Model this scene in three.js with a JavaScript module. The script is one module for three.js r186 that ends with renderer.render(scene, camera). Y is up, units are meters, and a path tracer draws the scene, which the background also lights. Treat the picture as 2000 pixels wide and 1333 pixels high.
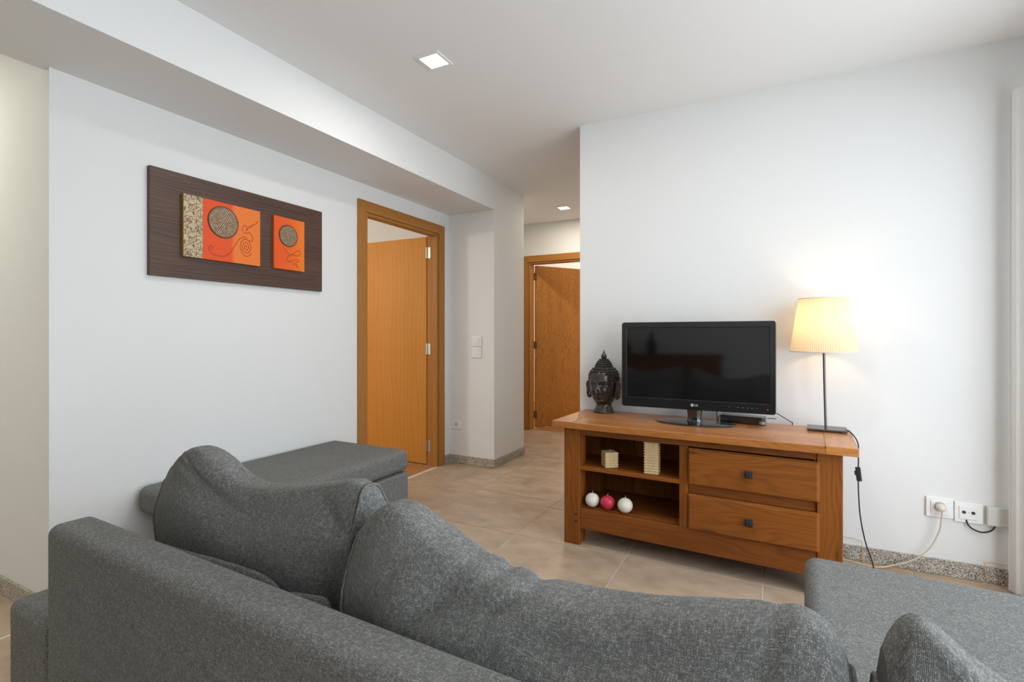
import * as THREE from 'three';
import { RoundedBoxGeometry } from 'three/addons/geometries/RoundedBoxGeometry.js';
import { TextGeometry } from 'three/addons/geometries/TextGeometry.js';
import { FontLoader } from 'three/addons/loaders/FontLoader.js';
import { RectAreaLightUniformsLib } from 'three/addons/lights/RectAreaLightUniformsLib.js';
import { mergeGeometries, mergeVertices } from 'three/addons/utils/BufferGeometryUtils.js';

// ───────────────────────── camera, sky, daylight, exposure ─────────────────────────
const scene = new THREE.Scene();
const FOCAL = 980, HORIZON = 656;                                  // pixels of the 2000 x 1333 frame
const camera = new THREE.PerspectiveCamera(2 * Math.atan(666.5 / FOCAL) * 180 / Math.PI, 2000 / 1333, 0.05, 60);
camera.setViewOffset(2000, 1333, 0, 666.5 - HORIZON, 2000, 1333);
camera.position.set(0, 1.125, 0);
camera.rotation.set(0, THREE.MathUtils.degToRad(27.4), 0);
camera.updateProjectionMatrix();

scene.background = new THREE.Color(0.80, 0.90, 1.0);               // bright overcast sky
scene.backgroundIntensity = 3.0;

const renderer = new THREE.WebGLRenderer({ antialias: true });
renderer.toneMapping = THREE.LinearToneMapping;
renderer.toneMappingExposure = 1.0;
renderer.shadowMap.enabled = true;
RectAreaLightUniformsLib.init();

const ROOM = { left: -2.555, right: 1.12, back: -3.028, front: 1.75, ceiling: 2.455, soffit: 2.195 };
const WINDOW = { z0: -2.62, z1: 0.55, y0: 0.05, y1: 2.20 };
function areaLight(name, w, h, [r, g, b], intensity, pos, target) {
  const l = new THREE.RectAreaLight(new THREE.Color().setRGB(r, g, b), intensity, w, h);
  l.name = name; l.position.set(...pos); l.lookAt(new THREE.Vector3(...target)); scene.add(l);
  return l;
}
// daylight arriving through the glazed balcony door in the right wall
areaLight('window_daylight', WINDOW.z1 - WINDOW.z0 - 0.1, WINDOW.y1 - WINDOW.y0 - 0.1, [0.88, 0.95, 1.0], 1.8,
  [ROOM.right + 0.03, (WINDOW.y0 + WINDOW.y1) / 2, (WINDOW.z0 + WINDOW.z1) / 2], [-3, (WINDOW.y0 + WINDOW.y1) / 2, (WINDOW.z0 + WINDOW.z1) / 2]);
const DOWNLIGHT = 180, HALL_DOWNLIGHT = 270, ANNEX_DOWNLIGHT = 300;

// ───────────────────────── helpers ─────────────────────────
function rng(seed) { let a = seed >>> 0; return () => { a = (a + 0x6D2B79F5) | 0; let t = Math.imul(a ^ (a >>> 15), 1 | a); t = (t + Math.imul(t ^ (t >>> 7), 61 | t)) ^ t; return ((t ^ (t >>> 14)) >>> 0) / 4294967296; }; }
const rand = rng(7);
function hash2(x, y, s) { let h = Math.imul(x, 374761393) + Math.imul(y, 668265263) + Math.imul(s, 974634777); h = Math.imul(h ^ (h >>> 13), 1274126177); return ((h ^ (h >>> 16)) >>> 0) / 4294967296; }
function vnoise(x, y, px, py, s = 0) {                              // tileable value noise with periods px, py
  const xi = Math.floor(x), yi = Math.floor(y), fx = x - xi, fy = y - yi, m = (a, b) => ((a % b) + b) % b;
  const ux = fx * fx * (3 - 2 * fx), uy = fy * fy * (3 - 2 * fy);
  const a = hash2(m(xi, px), m(yi, py), s), b = hash2(m(xi + 1, px), m(yi, py), s), c = hash2(m(xi, px), m(yi + 1, py), s), d = hash2(m(xi + 1, px), m(yi + 1, py), s);
  return a + (b - a) * ux + (c - a) * uy + (a - b - c + d) * ux * uy;
}
function fbm(x, y, px, py, s, oct = 4) { let v = 0, a = 0.5, t = 0; for (let i = 0; i < oct; i++) { v += a * vnoise(x, y, px, py, s + i * 17); t += a; x *= 2; y *= 2; px *= 2; py *= 2; a *= 0.5; } return v / t; }
const toSRGB = (v) => { v = Math.min(1, Math.max(0, v)); return 255 * (v <= 0.0031308 ? 12.92 * v : 1.055 * Math.pow(v, 1 / 2.4) - 0.055); };
function dataTex(w, h, fn, color = true) {                          // fn(i, j) -> linear [r, g, b] (colour) or a grey 0..1
  const d = new Uint8Array(w * h * 4);
  for (let j = 0; j < h; j++) for (let i = 0; i < w; i++) {
    const o = (j * w + i) * 4, c = fn(i, j);
    if (color) { d[o] = toSRGB(c[0]); d[o + 1] = toSRGB(c[1]); d[o + 2] = toSRGB(c[2]); } else d[o] = d[o + 1] = d[o + 2] = Math.min(255, Math.max(0, c * 255));
    d[o + 3] = 255;
  }
  const t = new THREE.DataTexture(d, w, h, THREE.RGBAFormat);
  t.wrapS = t.wrapT = THREE.RepeatWrapping; t.magFilter = THREE.LinearFilter; t.minFilter = THREE.LinearMipmapLinearFilter; t.generateMipmaps = true;
  t.colorSpace = color ? THREE.SRGBColorSpace : THREE.NoColorSpace; t.needsUpdate = true;
  return t;
}
const mix = (a, b, t) => a.map((v, i) => v + (b[i] - v) * t);
const clamp01 = (v) => Math.min(1, Math.max(0, v));
const smooth = (a, b, x) => { const t = clamp01((x - a) / (b - a)); return t * t * (3 - 2 * t); };

// uv in metres, chosen triangle by triangle from the way it faces; u runs along the grain axis
function metreUV(geo, grain = 0, off = [0, 0], size = [1, 1]) {
  const g = geo.index ? geo.toNonIndexed() : geo, p = g.attributes.position, uv = new Float32Array(p.count * 2);
  const A = new THREE.Vector3(), B = new THREE.Vector3(), C = new THREE.Vector3();
  for (let i = 0; i < p.count; i += 3) {
    A.fromBufferAttribute(p, i); B.fromBufferAttribute(p, i + 1); C.fromBufferAttribute(p, i + 2);
    const n = B.clone().sub(A).cross(C.clone().sub(A)), q = [Math.abs(n.x), Math.abs(n.y), Math.abs(n.z)], ax = q.indexOf(Math.max(...q));
    const rest = [0, 1, 2].filter((k) => k !== ax), ua = rest.includes(grain) ? grain : rest[0], va = rest.find((k) => k !== ua);
    for (let k = 0; k < 3; k++) { uv[(i + k) * 2] = p.getComponent(i + k, ua) / size[0] + off[0]; uv[(i + k) * 2 + 1] = p.getComponent(i + k, va) / size[1] + off[1]; }
  }
  g.setAttribute('uv', new THREE.BufferAttribute(uv, 2));
  return g;
}
function rbox(w, h, d, r = 0.003, seg = 2) { return r > 0 ? new RoundedBoxGeometry(w, h, d, seg, Math.min(r, w / 2.01, h / 2.01, d / 2.01)) : new THREE.BoxGeometry(w, h, d).toNonIndexed(); }
function bounds(x0, x1, y0, y1, z0, z1, r = 0) { const g = rbox(Math.abs(x1 - x0), Math.abs(y1 - y0), Math.abs(z1 - z0), r); g.translate((x0 + x1) / 2, (y0 + y1) / 2, (z0 + z1) / 2); return g; }
const strip = (g) => { const o = g.index ? g.toNonIndexed() : g.clone(); for (const k of Object.keys(o.attributes)) if (!['position', 'normal', 'uv'].includes(k)) o.deleteAttribute(k); return o; };
const merge = (list) => (list.length === 1 ? list[0] : mergeGeometries(list.map(strip)));
const taken = {};
function numbered(name) { const n = taken[name] = (taken[name] ?? -1) + 1; return n ? name + '_' + String(n).padStart(3, '0') : name; }
function mesh(name, geo, mat, parent) {
  const m = new THREE.Mesh(Array.isArray(geo) ? merge(geo) : geo, mat);
  m.name = parent ? name : numbered(name); m.castShadow = m.receiveShadow = true; (parent ?? scene).add(m);
  return m;
}
function thing(name, label, category, pos = [0, 0, 0], turn = 0, group) {
  const o = new THREE.Group(); o.name = numbered(name); o.position.set(...pos); o.rotation.y = turn; scene.add(o);
  o.userData = { label, category }; if (group) o.userData.group = group;
  return o;
}
function tag(o, label, category, group) { Object.assign(o.userData, { label, category }); if (group) o.userData.group = group; return o; }
function struct(name, geo, mat, label, category) { const m = geo ? mesh(name, geo, mat) : (() => { const g = new THREE.Group(); g.name = numbered(name); scene.add(g); return g; })(); Object.assign(m.userData, { kind: 'structure', label, category }); return m; }
function tube(pts, r, seg = 40, rad = 8, tension = 0.5) { return new THREE.TubeGeometry(new THREE.CatmullRomCurve3(pts.map((p) => new THREE.Vector3(...p)), false, 'catmullrom', tension), seg, r, rad, false); }
function interp(pts) { return (x) => { if (x <= pts[0][0]) return pts[0][1]; const n = pts.length - 1; if (x >= pts[n][0]) return pts[n][1]; let i = 0; while (x > pts[i + 1][0]) i++;
  const p0 = pts[Math.max(0, i - 1)], p1 = pts[i], p2 = pts[i + 1], p3 = pts[Math.min(n, i + 2)], h = p2[0] - p1[0], t = (x - p1[0]) / h;
  const m1 = (p2[1] - p0[1]) / (p2[0] - p0[0] || 1) * h, m2 = (p3[1] - p1[1]) / (p3[0] - p1[0] || 1) * h, t2 = t * t, t3 = t2 * t;
  return (2 * t3 - 3 * t2 + 1) * p1[1] + (t3 - 2 * t2 + t) * m1 + (-2 * t3 + 3 * t2) * p2[1] + (t3 - t2) * m2; }; }

// ───────────────────────── materials ─────────────────────────
const std = (o) => new THREE.MeshStandardMaterial(o), phys = (o) => new THREE.MeshPhysicalMaterial(o);
const rgb = (r, g, b) => new THREE.Color().setRGB(r, g, b);
const plasterBump = dataTex(256, 256, (i, j) => 0.7 * fbm(i / 8, j / 8, 32, 32, 3, 4) + 0.3 * fbm(i / 64, j / 64, 4, 4, 9, 3), false);
const paint = std({ color: rgb(0.80, 0.80, 0.79), roughness: 0.75, bumpMap: plasterBump, bumpScale: 0.0006 });
const ceilingPaint = std({ color: rgb(0.87, 0.87, 0.865), roughness: 0.85, bumpMap: plasterBump, bumpScale: 0.0005 });
const whitePlastic = std({ color: rgb(0.86, 0.86, 0.85), roughness: 0.35 });
const greyPlastic = std({ color: rgb(0.66, 0.66, 0.63), roughness: 0.45 });
const darkHole = std({ color: rgb(0.03, 0.03, 0.03), roughness: 0.6 });
const steel = std({ color: rgb(0.55, 0.53, 0.48), roughness: 0.3, metalness: 1 });
const bronzeHinge = std({ color: rgb(0.20, 0.17, 0.13), roughness: 0.45, metalness: 0.8 });

// wood: u along the grain (1.6 m per repeat), v across (0.4 m per repeat)
function wood(light, dark, { seed, W = 1024, H = 512, rings = 16, fibre = 0.35, warp = 1.0, contrast = 1, knots = 0, ring = 0.32 }) {
  const r = rng(seed), kn = Array.from({ length: knots }, () => [r() * W, r() * H, 5 + r() * 8]);
  return dataTex(W, H, (i, j) => {
    const x = i / W, y = j / H;
    const bend = warp * (fbm(x * 3, y * 4, 3, 4, seed, 3) - 0.5) * 0.55;
    const ringPos = (y + bend) * rings;
    let g = 0.5 + 0.5 * Math.sin(ringPos * 6.2832 + 2.2 * fbm(x * 6, y * 24, 6, 24, seed + 5, 2));
    g = Math.pow(g, 1.6) * ring;
    g += fibre * (fbm(x * 12, y * 160, 12, 160, seed + 11, 3) - 0.3) + 0.45 * (fbm(x * 2, y * 6, 2, 6, seed + 21, 3) - 0.35);
    const pore = hash2(Math.floor(i / 14), j, seed + 31) > 0.965 ? 0.25 : 0;
    g = g + pore;
    for (const [kx, ky, kr] of kn) { const dx = (i - kx) / 2.4, dy = j - ky, q = Math.hypot(dx, dy) / kr; if (q < 2.4) g += 0.75 * Math.max(0, 1 - q / 1.1) + 0.22 * Math.max(0, 1 - q / 2.4); }
    return mix(light, dark, clamp01(g * contrast));
  });
}
const WOOD = [1.6, 0.4];
const doorTex = wood([0.56, 0.238, 0.038], [0.43, 0.158, 0.020], { seed: 41, rings: 9, fibre: 0.4, warp: 0.35, contrast: 0.8 });
const oak = phys({ map: doorTex, roughness: 0.5, specularIntensity: 0.5 });
const frameTex = wood([0.43, 0.190, 0.045], [0.30, 0.115, 0.022], { seed: 57, rings: 12, fibre: 0.45, warp: 0.6, contrast: 0.9 });
const oakFrame = phys({ map: frameTex, roughness: 0.5, specularIntensity: 0.5 });
const ashTex = wood([0.50, 0.220, 0.042], [0.29, 0.105, 0.016], { seed: 77, rings: 13, fibre: 0.4, warp: 1.9, contrast: 1.0, ring: 0.5 });
const oakFigured = phys({ map: ashTex, roughness: 0.5, specularIntensity: 0.5 });
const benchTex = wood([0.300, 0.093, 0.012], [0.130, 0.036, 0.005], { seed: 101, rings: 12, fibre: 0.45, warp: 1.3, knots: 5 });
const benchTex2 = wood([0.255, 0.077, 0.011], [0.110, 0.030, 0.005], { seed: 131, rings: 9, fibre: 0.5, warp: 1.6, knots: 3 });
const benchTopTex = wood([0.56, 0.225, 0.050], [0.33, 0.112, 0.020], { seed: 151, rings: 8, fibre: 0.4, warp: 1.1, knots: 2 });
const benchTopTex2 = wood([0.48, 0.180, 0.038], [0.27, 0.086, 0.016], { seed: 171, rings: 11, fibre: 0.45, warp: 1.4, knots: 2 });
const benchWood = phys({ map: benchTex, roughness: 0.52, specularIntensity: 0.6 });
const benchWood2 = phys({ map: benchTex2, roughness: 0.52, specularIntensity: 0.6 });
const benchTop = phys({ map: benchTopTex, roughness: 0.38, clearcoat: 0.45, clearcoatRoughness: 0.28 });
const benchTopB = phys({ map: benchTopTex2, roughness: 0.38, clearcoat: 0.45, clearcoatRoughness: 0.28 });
const wengeTex = wood([0.120, 0.060, 0.040], [0.040, 0.020, 0.014], { seed: 191, rings: 22, fibre: 0.75, warp: 0.5, contrast: 1.1 });
const wenge = std({ map: wengeTex, roughness: 0.5 });
const parquetTex = wood([0.46, 0.22, 0.09], [0.30, 0.13, 0.05], { seed: 211, rings: 9, fibre: 0.4 });
const parquet = std({ map: parquetTex, roughness: 0.4 });
let woodSeed = 1;
const grainUV = (g, axis) => metreUV(g, axis, [hash2(woodSeed, 3, 1), hash2(woodSeed++, 5, 2)], WOOD);

// granite skirting: speckles about 2 to 5 mm across
const graniteTex = dataTex(512, 512, (i, j) => {
  const a = vnoise(i / 5, j / 5, 102, 102, 301), b = vnoise(i / 9, j / 9, 57, 57, 311), c = vnoise(i / 3.5, j / 3.5, 146, 146, 321);
  let col = mix([0.38, 0.33, 0.27], [0.52, 0.48, 0.41], b);
  if (a > 0.66) col = [0.11, 0.10, 0.095]; else if (a < 0.26) col = [0.70, 0.68, 0.63];
  if (c > 0.74) col = mix(col, [0.36, 0.20, 0.10], 0.6);
  return col;
});
const granite = std({ map: graniteTex, roughness: 0.35 });

// porcelain floor tiles: clouded beige-brown, a few variants
const tileTex = [0, 1, 2, 3].map((k) => dataTex(512, 512, (i, j) => {
  const n = fbm(i / 95 + 9 * k, j / 62, 512, 512, 401 + k * 9, 5), m = fbm(i / 26, j / 26, 512, 512, 431 + k, 4), f = hash2(i, j, 450 + k);
  const t = clamp01(1.25 * n + 0.45 * m - 0.36 + 0.06 * f);
  return mix([0.365, 0.272, 0.193], [0.565, 0.430, 0.312], t);
}));
const tileRough = dataTex(256, 256, (i, j) => 0.45 + 0.35 * fbm(i / 24, j / 24, 11, 11, 471, 4), false);
const tileMats = tileTex.map((t) => std({ map: t, roughness: 0.62, roughnessMap: tileRough }));
const grout = std({ color: rgb(0.68, 0.60, 0.50), roughness: 0.9 });

// upholstery: heathered basket weave, 0.24 m per repeat
const WEAVE = 0.24, WN = 960, TH = 150;                             // 1.6 mm threads
function weaveAt(i, j) {
  const cell = WN / TH, wob = 0.45 * (fbm(i / 24, j / 24, 40, 40, 531, 2) - 0.5), ci = i / cell + wob, cj = j / cell - wob, tx = Math.floor(ci), ty = Math.floor(cj), fx = ci - tx, fy = cj - ty, over = (((tx + ty) % 2) + 2) % 2;
  const slub = over ? vnoise(tx, cj / 3, TH, TH / 3, 501) : vnoise(ci / 3, ty, TH / 3, TH, 511);
  const dome = over ? Math.sin(Math.PI * fx) * (0.5 + 0.5 * Math.sin(Math.PI * fy)) : Math.sin(Math.PI * fy) * (0.5 + 0.5 * Math.sin(Math.PI * fx));
  return { slub, dome };
}
const weaveTex = dataTex(WN, WN, (i, j) => {
  const { slub } = weaveAt(i, j), big = fbm(i / 120, j / 120, 8, 8, 541, 3), fuzz = vnoise(i / 2.5, j / 2.5, 384, 384, 551), mid = fbm(i / 12, j / 12, 80, 80, 561, 2);
  const t = clamp01(0.72 * slub * slub * slub + 0.26 * fuzz * fuzz + 0.10 * (mid - 0.45) + 0.06 * (big - 0.5) + 0.04);   // charcoal and pale grey yarns spun together: each thread keeps its own tone over its whole width
  return mix([0.095, 0.095, 0.090], [0.44, 0.44, 0.415], t);
});
const weaveBump = dataTex(WN, WN, (i, j) => 0.2 + 0.8 * weaveAt(i, j).dome, false);
const fabric = phys({ map: weaveTex, roughness: 0.95, bumpMap: weaveBump, bumpScale: 0.0012, sheen: 0.2, sheenRoughness: 0.6, sheenColor: rgb(0.5, 0.5, 0.5) });
const fabricUV = (g) => metreUV(g, 0, [0, 0], [WEAVE, WEAVE]);

const glossBlack = phys({ color: rgb(0.006, 0.006, 0.007), roughness: 0.12, clearcoat: 1, clearcoatRoughness: 0.06 });
const bezelBlack = phys({ color: rgb(0.008, 0.008, 0.009), roughness: 0.2, clearcoat: 0.5, clearcoatRoughness: 0.12 });
const screenGlass = phys({ color: rgb(0.003, 0.003, 0.0035), roughness: 0.06, ior: 1.62 });
const blackPlastic = std({ color: rgb(0.018, 0.018, 0.019), roughness: 0.45 });
const blackRubber = std({ color: rgb(0.015, 0.015, 0.016), roughness: 0.6 });
const silverPrint = std({ color: rgb(0.62, 0.62, 0.64), roughness: 0.35, metalness: 0.4 });
const gunmetal = std({ color: rgb(0.16, 0.145, 0.135), roughness: 0.3, metalness: 0.9 });
const iron = std({ color: rgb(0.045, 0.035, 0.035), roughness: 0.55, metalness: 0.5 });

// ───────────────────────── the shell ─────────────────────────
const C = ROOM.ceiling, L = ROOM.left, ANNEX_Z = -0.925;
const wallUV = (list) => metreUV(merge(list.map(strip)), 0, [0, 0], [0.5, 0.5]);
const DOOR1 = { z0: -3.545, z1: -2.672, top: 2.0 };
struct('wall_left', wallUV([
  bounds(L - 0.11, L, 0, C, DOOR1.z1, ANNEX_Z), bounds(L - 0.11, L, DOOR1.top, C, DOOR1.z0, DOOR1.z1), bounds(L - 0.11, L, 0, C, -4.285, DOOR1.z0)]), paint, 'white painted wall with the dark wooden art panel', 'wall');
struct('pillar', wallUV([bounds(L + 0.0005, -2.095, 0, C, -4.285, -3.71)]), paint, 'square white pillar with light switches between the two doors', 'pillar');
struct('ceiling_beam', wallUV([bounds(-2.60, -2.095, ROOM.soffit, C, -3.7095, ROOM.front)]), paint, 'white boxed ceiling beam running along the left wall', 'beam');
struct('wall_back', wallUV([bounds(-1.083, ROOM.right + 0.13, 0, C, ROOM.back - 0.12, ROOM.back)]), paint, 'plain white wall behind the television', 'wall');
struct('wall_right', wallUV([
  bounds(ROOM.right, ROOM.right + 0.13, 0, C, ROOM.back, WINDOW.z0), bounds(ROOM.right, ROOM.right + 0.13, 0, C, WINDOW.z1, ROOM.front),
  bounds(ROOM.right, ROOM.right + 0.13, WINDOW.y1, C, WINDOW.z0, WINDOW.z1), bounds(ROOM.right, ROOM.right + 0.13, 0, WINDOW.y0, WINDOW.z0, WINDOW.z1)]), paint, 'white wall with the glazed balcony door', 'wall');
struct('wall_front', wallUV([bounds(-4.75, ROOM.right + 0.13, 0, C, ROOM.front, ROOM.front + 0.12)]), paint, 'white wall behind the sideboard', 'wall');
struct('wall_annex_back', wallUV([bounds(-4.75, L - 0.1102, 0, C, ANNEX_Z - 0.11, ANNEX_Z)]), paint, 'pale wall seen past the end of the left wall', 'wall');
struct('wall_annex_left', wallUV([bounds(-4.86, -4.75, 0, C, ANNEX_Z - 0.11, ROOM.front + 0.12)]), paint, 'white outer wall of the side area', 'wall');
// hall and the two rooms behind the doors
const HALL_Z = -5.42, DOOR2 = { x0: -2.585, x1: -1.775, top: 2.0 };
struct('wall_hall_right', wallUV([bounds(-1.083, -0.97, 0, C, HALL_Z, ROOM.back - 0.12)]), paint, 'white side wall of the hall', 'wall');
struct('wall_hall_end', wallUV([
  bounds(-3.7, DOOR2.x0, 0, C, HALL_Z - 0.11, HALL_Z), bounds(DOOR2.x0, DOOR2.x1, DOOR2.top, C, HALL_Z - 0.11, HALL_Z), bounds(DOOR2.x1, -0.97, 0, C, HALL_Z - 0.11, HALL_Z)]), paint, 'white wall at the end of the hall around the far door', 'wall');
struct('wall_hall_left', wallUV([bounds(-2.86, -2.75, 0, C, HALL_Z, -4.395), bounds(-5.4, L, 0, C, -4.395, -4.2855)]), paint, 'white wall between hall and bedroom', 'wall');
struct('wall_bedroom_left', wallUV([bounds(-5.4, -5.29, 0, C, -4.285, ANNEX_Z - 0.11)]), paint, 'white far wall of the room behind the near door', 'wall');
struct('wall_far_room', wallUV([bounds(-3.7, -3.6, 0, C, -8.1, HALL_Z - 0.11), bounds(-0.97, -0.86, 0, C, -8.1, HALL_Z - 0.11), bounds(-3.7, -0.86, 0, C, -8.2, -8.1)]), paint, 'white walls of the room behind the far door', 'wall');
struct('ceiling', wallUV([bounds(-5.45, ROOM.right + 0.16, C, C + 0.12, -8.25, ROOM.front + 0.15)]), ceilingPaint, 'flat white ceiling with recessed downlights', 'ceiling');

// floor: a slab of grout with single tiles on it, and parquet in the two rooms behind the doors
const floor = struct('floor', metreUV(bounds(-5.45, ROOM.right + 0.16, -0.12, -0.0025, -8.25, ROOM.front + 0.15), 0), grout, 'beige stone-look square floor tiles with pale grout lines', 'floor');
{
  const PITCH = 0.6255, GAP = 0.0048, X0 = -0.66, Z0 = -2.53;
  const geos = {};
  const place = (x0, x1, z0, z1) => {
    for (let a = Math.floor((x0 - X0) / PITCH) - 1; a < 20; a++) for (let b = Math.floor((z0 - Z0) / PITCH) - 1; b < 20; b++) {
      const ax = Math.max(x0, X0 + a * PITCH), bx = Math.min(x1, X0 + (a + 1) * PITCH), az = Math.max(z0, Z0 + b * PITCH), bz = Math.min(z1, Z0 + (b + 1) * PITCH);
      if (bx - ax < 0.02 || bz - az < 0.02) continue;
      const w = bx - ax - GAP, d = bz - az - GAP, key = w.toFixed(3) + '_' + d.toFixed(3), k = Math.floor(hash2(a + 50, b + 50, 601) * 4);
      geos[key] ??= metreUV(rbox(w, 0.012, d, 0.0012, 1), 0, [0.5, 0.5], [PITCH, PITCH]);
      const m = mesh('tile', geos[key], tileMats[k], floor);
      m.position.set((ax + bx) / 2, -0.006, (az + bz) / 2);
      if (Math.abs(w - d) < 1e-3) m.rotation.y = (Math.floor(hash2(a + 50, b + 50, 611) * 2)) * Math.PI;
    }
  };
  place(L, ROOM.right, ROOM.back, ROOM.front); place(-4.75, L, ANNEX_Z, ROOM.front); place(L, -1.083, -4.285, ROOM.back); place(-2.75, -1.083, HALL_Z, -4.285);
  for (let k = 0; k < 12; k++) { const x0 = -3.6 + k * 0.22; mesh('floorboard', grainUV(bounds(x0 + 0.001, x0 + 0.218, -0.012, 0, -8.1, HALL_Z - 0.02, 0.001), 2), parquet, floor); }
  for (let k = 0; k < 15; k++) { const z0 = -4.285 + k * 0.217; mesh('floorboard', grainUV(bounds(-5.29, L - 0.02, -0.012, 0, z0 + 0.001, z0 + 0.215, 0.001), 0), parquet, floor); }
}
// granite skirting boards
const skirt = (list) => metreUV(merge(list.map(strip)), 0, [0, 0], [0.30, 0.30]);
const BH = 0.073, BT = 0.012;
struct('baseboard_back', skirt([bounds(-1.07, ROOM.right, 0.0005, BH, ROOM.back, ROOM.back + BT, 0.002)]), granite, 'speckled granite skirting under the television wall', 'baseboard');
struct('baseboard_left', skirt([bounds(L, L + BT, 0.0005, BH, -2.585, ANNEX_Z, 0.002), bounds(L, L + BT, 0.0005, BH, -3.71, -3.632, 0.002)]), granite, 'speckled granite skirting along the left wall', 'baseboard');
struct('baseboard_pillar', skirt([bounds(L + BT, -2.095 + BT, 0.0005, BH, -3.71, -3.71 + BT, 0.002), bounds(-2.095, -2.095 + BT, 0.0005, BH, -4.285, -3.7105, 0.002)]), granite, 'speckled granite skirting around the white pillar', 'baseboard');
struct('baseboard_annex', skirt([bounds(-4.75, L, 0.0005, BH, ANNEX_Z, ANNEX_Z + BT, 0.002)]), granite, 'speckled granite skirting under the pale side wall', 'baseboard');
struct('baseboard_right', skirt([bounds(ROOM.right - BT, ROOM.right, 0.0005, BH, ROOM.back + BT, WINDOW.z0 - 0.02, 0.002)]), granite, 'speckled granite skirting beside the balcony door', 'baseboard');

// ───────────────────────── doors ─────────────────────────
function hinge(parent, x, y, z, mat, along) {                       // knuckle with two leaves
  const g = [new THREE.CylinderGeometry(0.0065, 0.0065, 0.09, 12)];
  for (const s of [-1, 1]) g.push(along === 'x' ? bounds(-0.002, 0.002, -0.045, 0.045, s * 0.022 - 0.014, s * 0.022 + 0.014) : bounds(s * 0.016 - 0.014, s * 0.016 + 0.014, -0.045, 0.045, -0.002, 0.002));
  const m = mesh('hinge', merge(g.map((q) => strip(q))), mat, parent); m.position.set(x, y, z); return m;
}
{
  // near door in the left wall: hinged on its far side, swung open into the next room
  const d = struct('door_1', null, null, 'honey oak flush door standing open in the left wall', 'door');
  const cw = 0.078, ct = 0.016, z0 = DOOR1.z0, z1 = DOOR1.z1;
  const casing = (a, b, y0, y1, axis) => mesh('casing', grainUV(bounds(L - 0.001, L + ct, y0, y1, a, b, 0.003), axis), oakFrame, d);
  casing(z1, z1 + cw, 0, DOOR1.top + cw, 1); casing(z0 - cw, z0, 0, DOOR1.top + cw - 0.0005, 1); casing(z0 + 0.0005, z1 - 0.0005, DOOR1.top, DOOR1.top + cw, 2);
  const jamb = (x0, x1, y0, y1, a, b, axis) => mesh('jamb', grainUV(bounds(x0, x1, y0, y1, a, b, 0.002), axis), oakFrame, d);
  const ST = L - 0.050;                                             // the leaf closes against this step
  for (const [x0, x1, t] of [[ST, L + 0.003, 0.022], [L - 0.112, ST, 0.005]]) {
    jamb(x0, x1, 0, DOOR1.top, z1 - t, z1, 1); jamb(x0, x1, 0, DOOR1.top, z0, z0 + t, 1); jamb(x0, x1, DOOR1.top - t, DOOR1.top, z0 + t, z1 - t, 2);
  }
  const leaf = mesh('door_leaf', grainUV(bounds(-0.845, 0, 0.008, 1.985, -0.04, 0, 0.002), 1), oak, d);
  leaf.position.set(L - 0.1165, 0, z0 + 0.013); leaf.rotation.y = THREE.MathUtils.degToRad(1.0);
  for (const y of [0.167, 1.009, 1.845]) {
    const k = new THREE.Group(); k.name = 'hinge'; k.position.set(L - 0.1135, y, z0 + 0.014); d.add(k);
    mesh('knuckle', new THREE.CylinderGeometry(0.0065, 0.0065, 0.095, 14), steel, k); mesh('plate', bounds(0.004, 0.036, -0.0475, 0.0475, -0.0085, -0.0065), steel, k); mesh('plate', bounds(-0.0028, -0.001, -0.0475, 0.0475, -0.036, -0.006), steel, k);
  }
  const h = new THREE.Group(); h.name = 'door_handle'; h.position.set(-0.775, 1.02, 0.0); leaf.add(h);
  mesh('rose', new THREE.CylinderGeometry(0.025, 0.025, 0.008, 24).rotateX(Math.PI / 2).translate(0, 0, 0.004), steel, h);
  mesh('lever', tube([[0, 0, 0.006], [0, 0, 0.05], [0.02, 0, 0.056], [0.12, 0, 0.056]], 0.008, 24, 10), steel, h);
}
{
  // far door at the end of the hall: hinged on the left, half open into the room behind
  const d = struct('door_2', null, null, 'figured oak flush door half open at the end of the hall', 'door');
  const cw = 0.075, ct = 0.016, { x0, x1, top } = DOOR2, Z = HALL_Z;
  const part = (name, a, b, y0, y1, za, zb, axis) => mesh(name, grainUV(bounds(a, b, y0, y1, za, zb, 0.002), axis), oakFrame, d);
  part('casing', x0 - cw, x0, 0, top + cw, Z, Z + ct, 1); part('casing', x1, x1 + cw, 0, top + cw, Z, Z + ct, 1); part('casing', x0, x1, top, top + cw, Z, Z + ct, 0);
  part('jamb', x0, x0 + 0.02, 0, top, Z - 0.112, Z + 0.003, 1); part('jamb', x1 - 0.02, x1, 0, top, Z - 0.112, Z + 0.003, 1); part('jamb', x0 + 0.02, x1 - 0.02, top - 0.02, top, Z - 0.112, Z + 0.003, 0);
  const leaf = mesh('door_leaf', grainUV(bounds(0, 0.765, 0.008, 1.975, -0.04, 0, 0.002), 1), oakFigured, d);
  leaf.position.set(x0 + 0.045, 0, Z - 0.118); leaf.rotation.y = THREE.MathUtils.degToRad(57);
  for (const y of [0.17, 1.01, 1.84]) hinge(d, x0 + 0.028, y, Z - 0.112, bronzeHinge, 'z');
}
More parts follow.
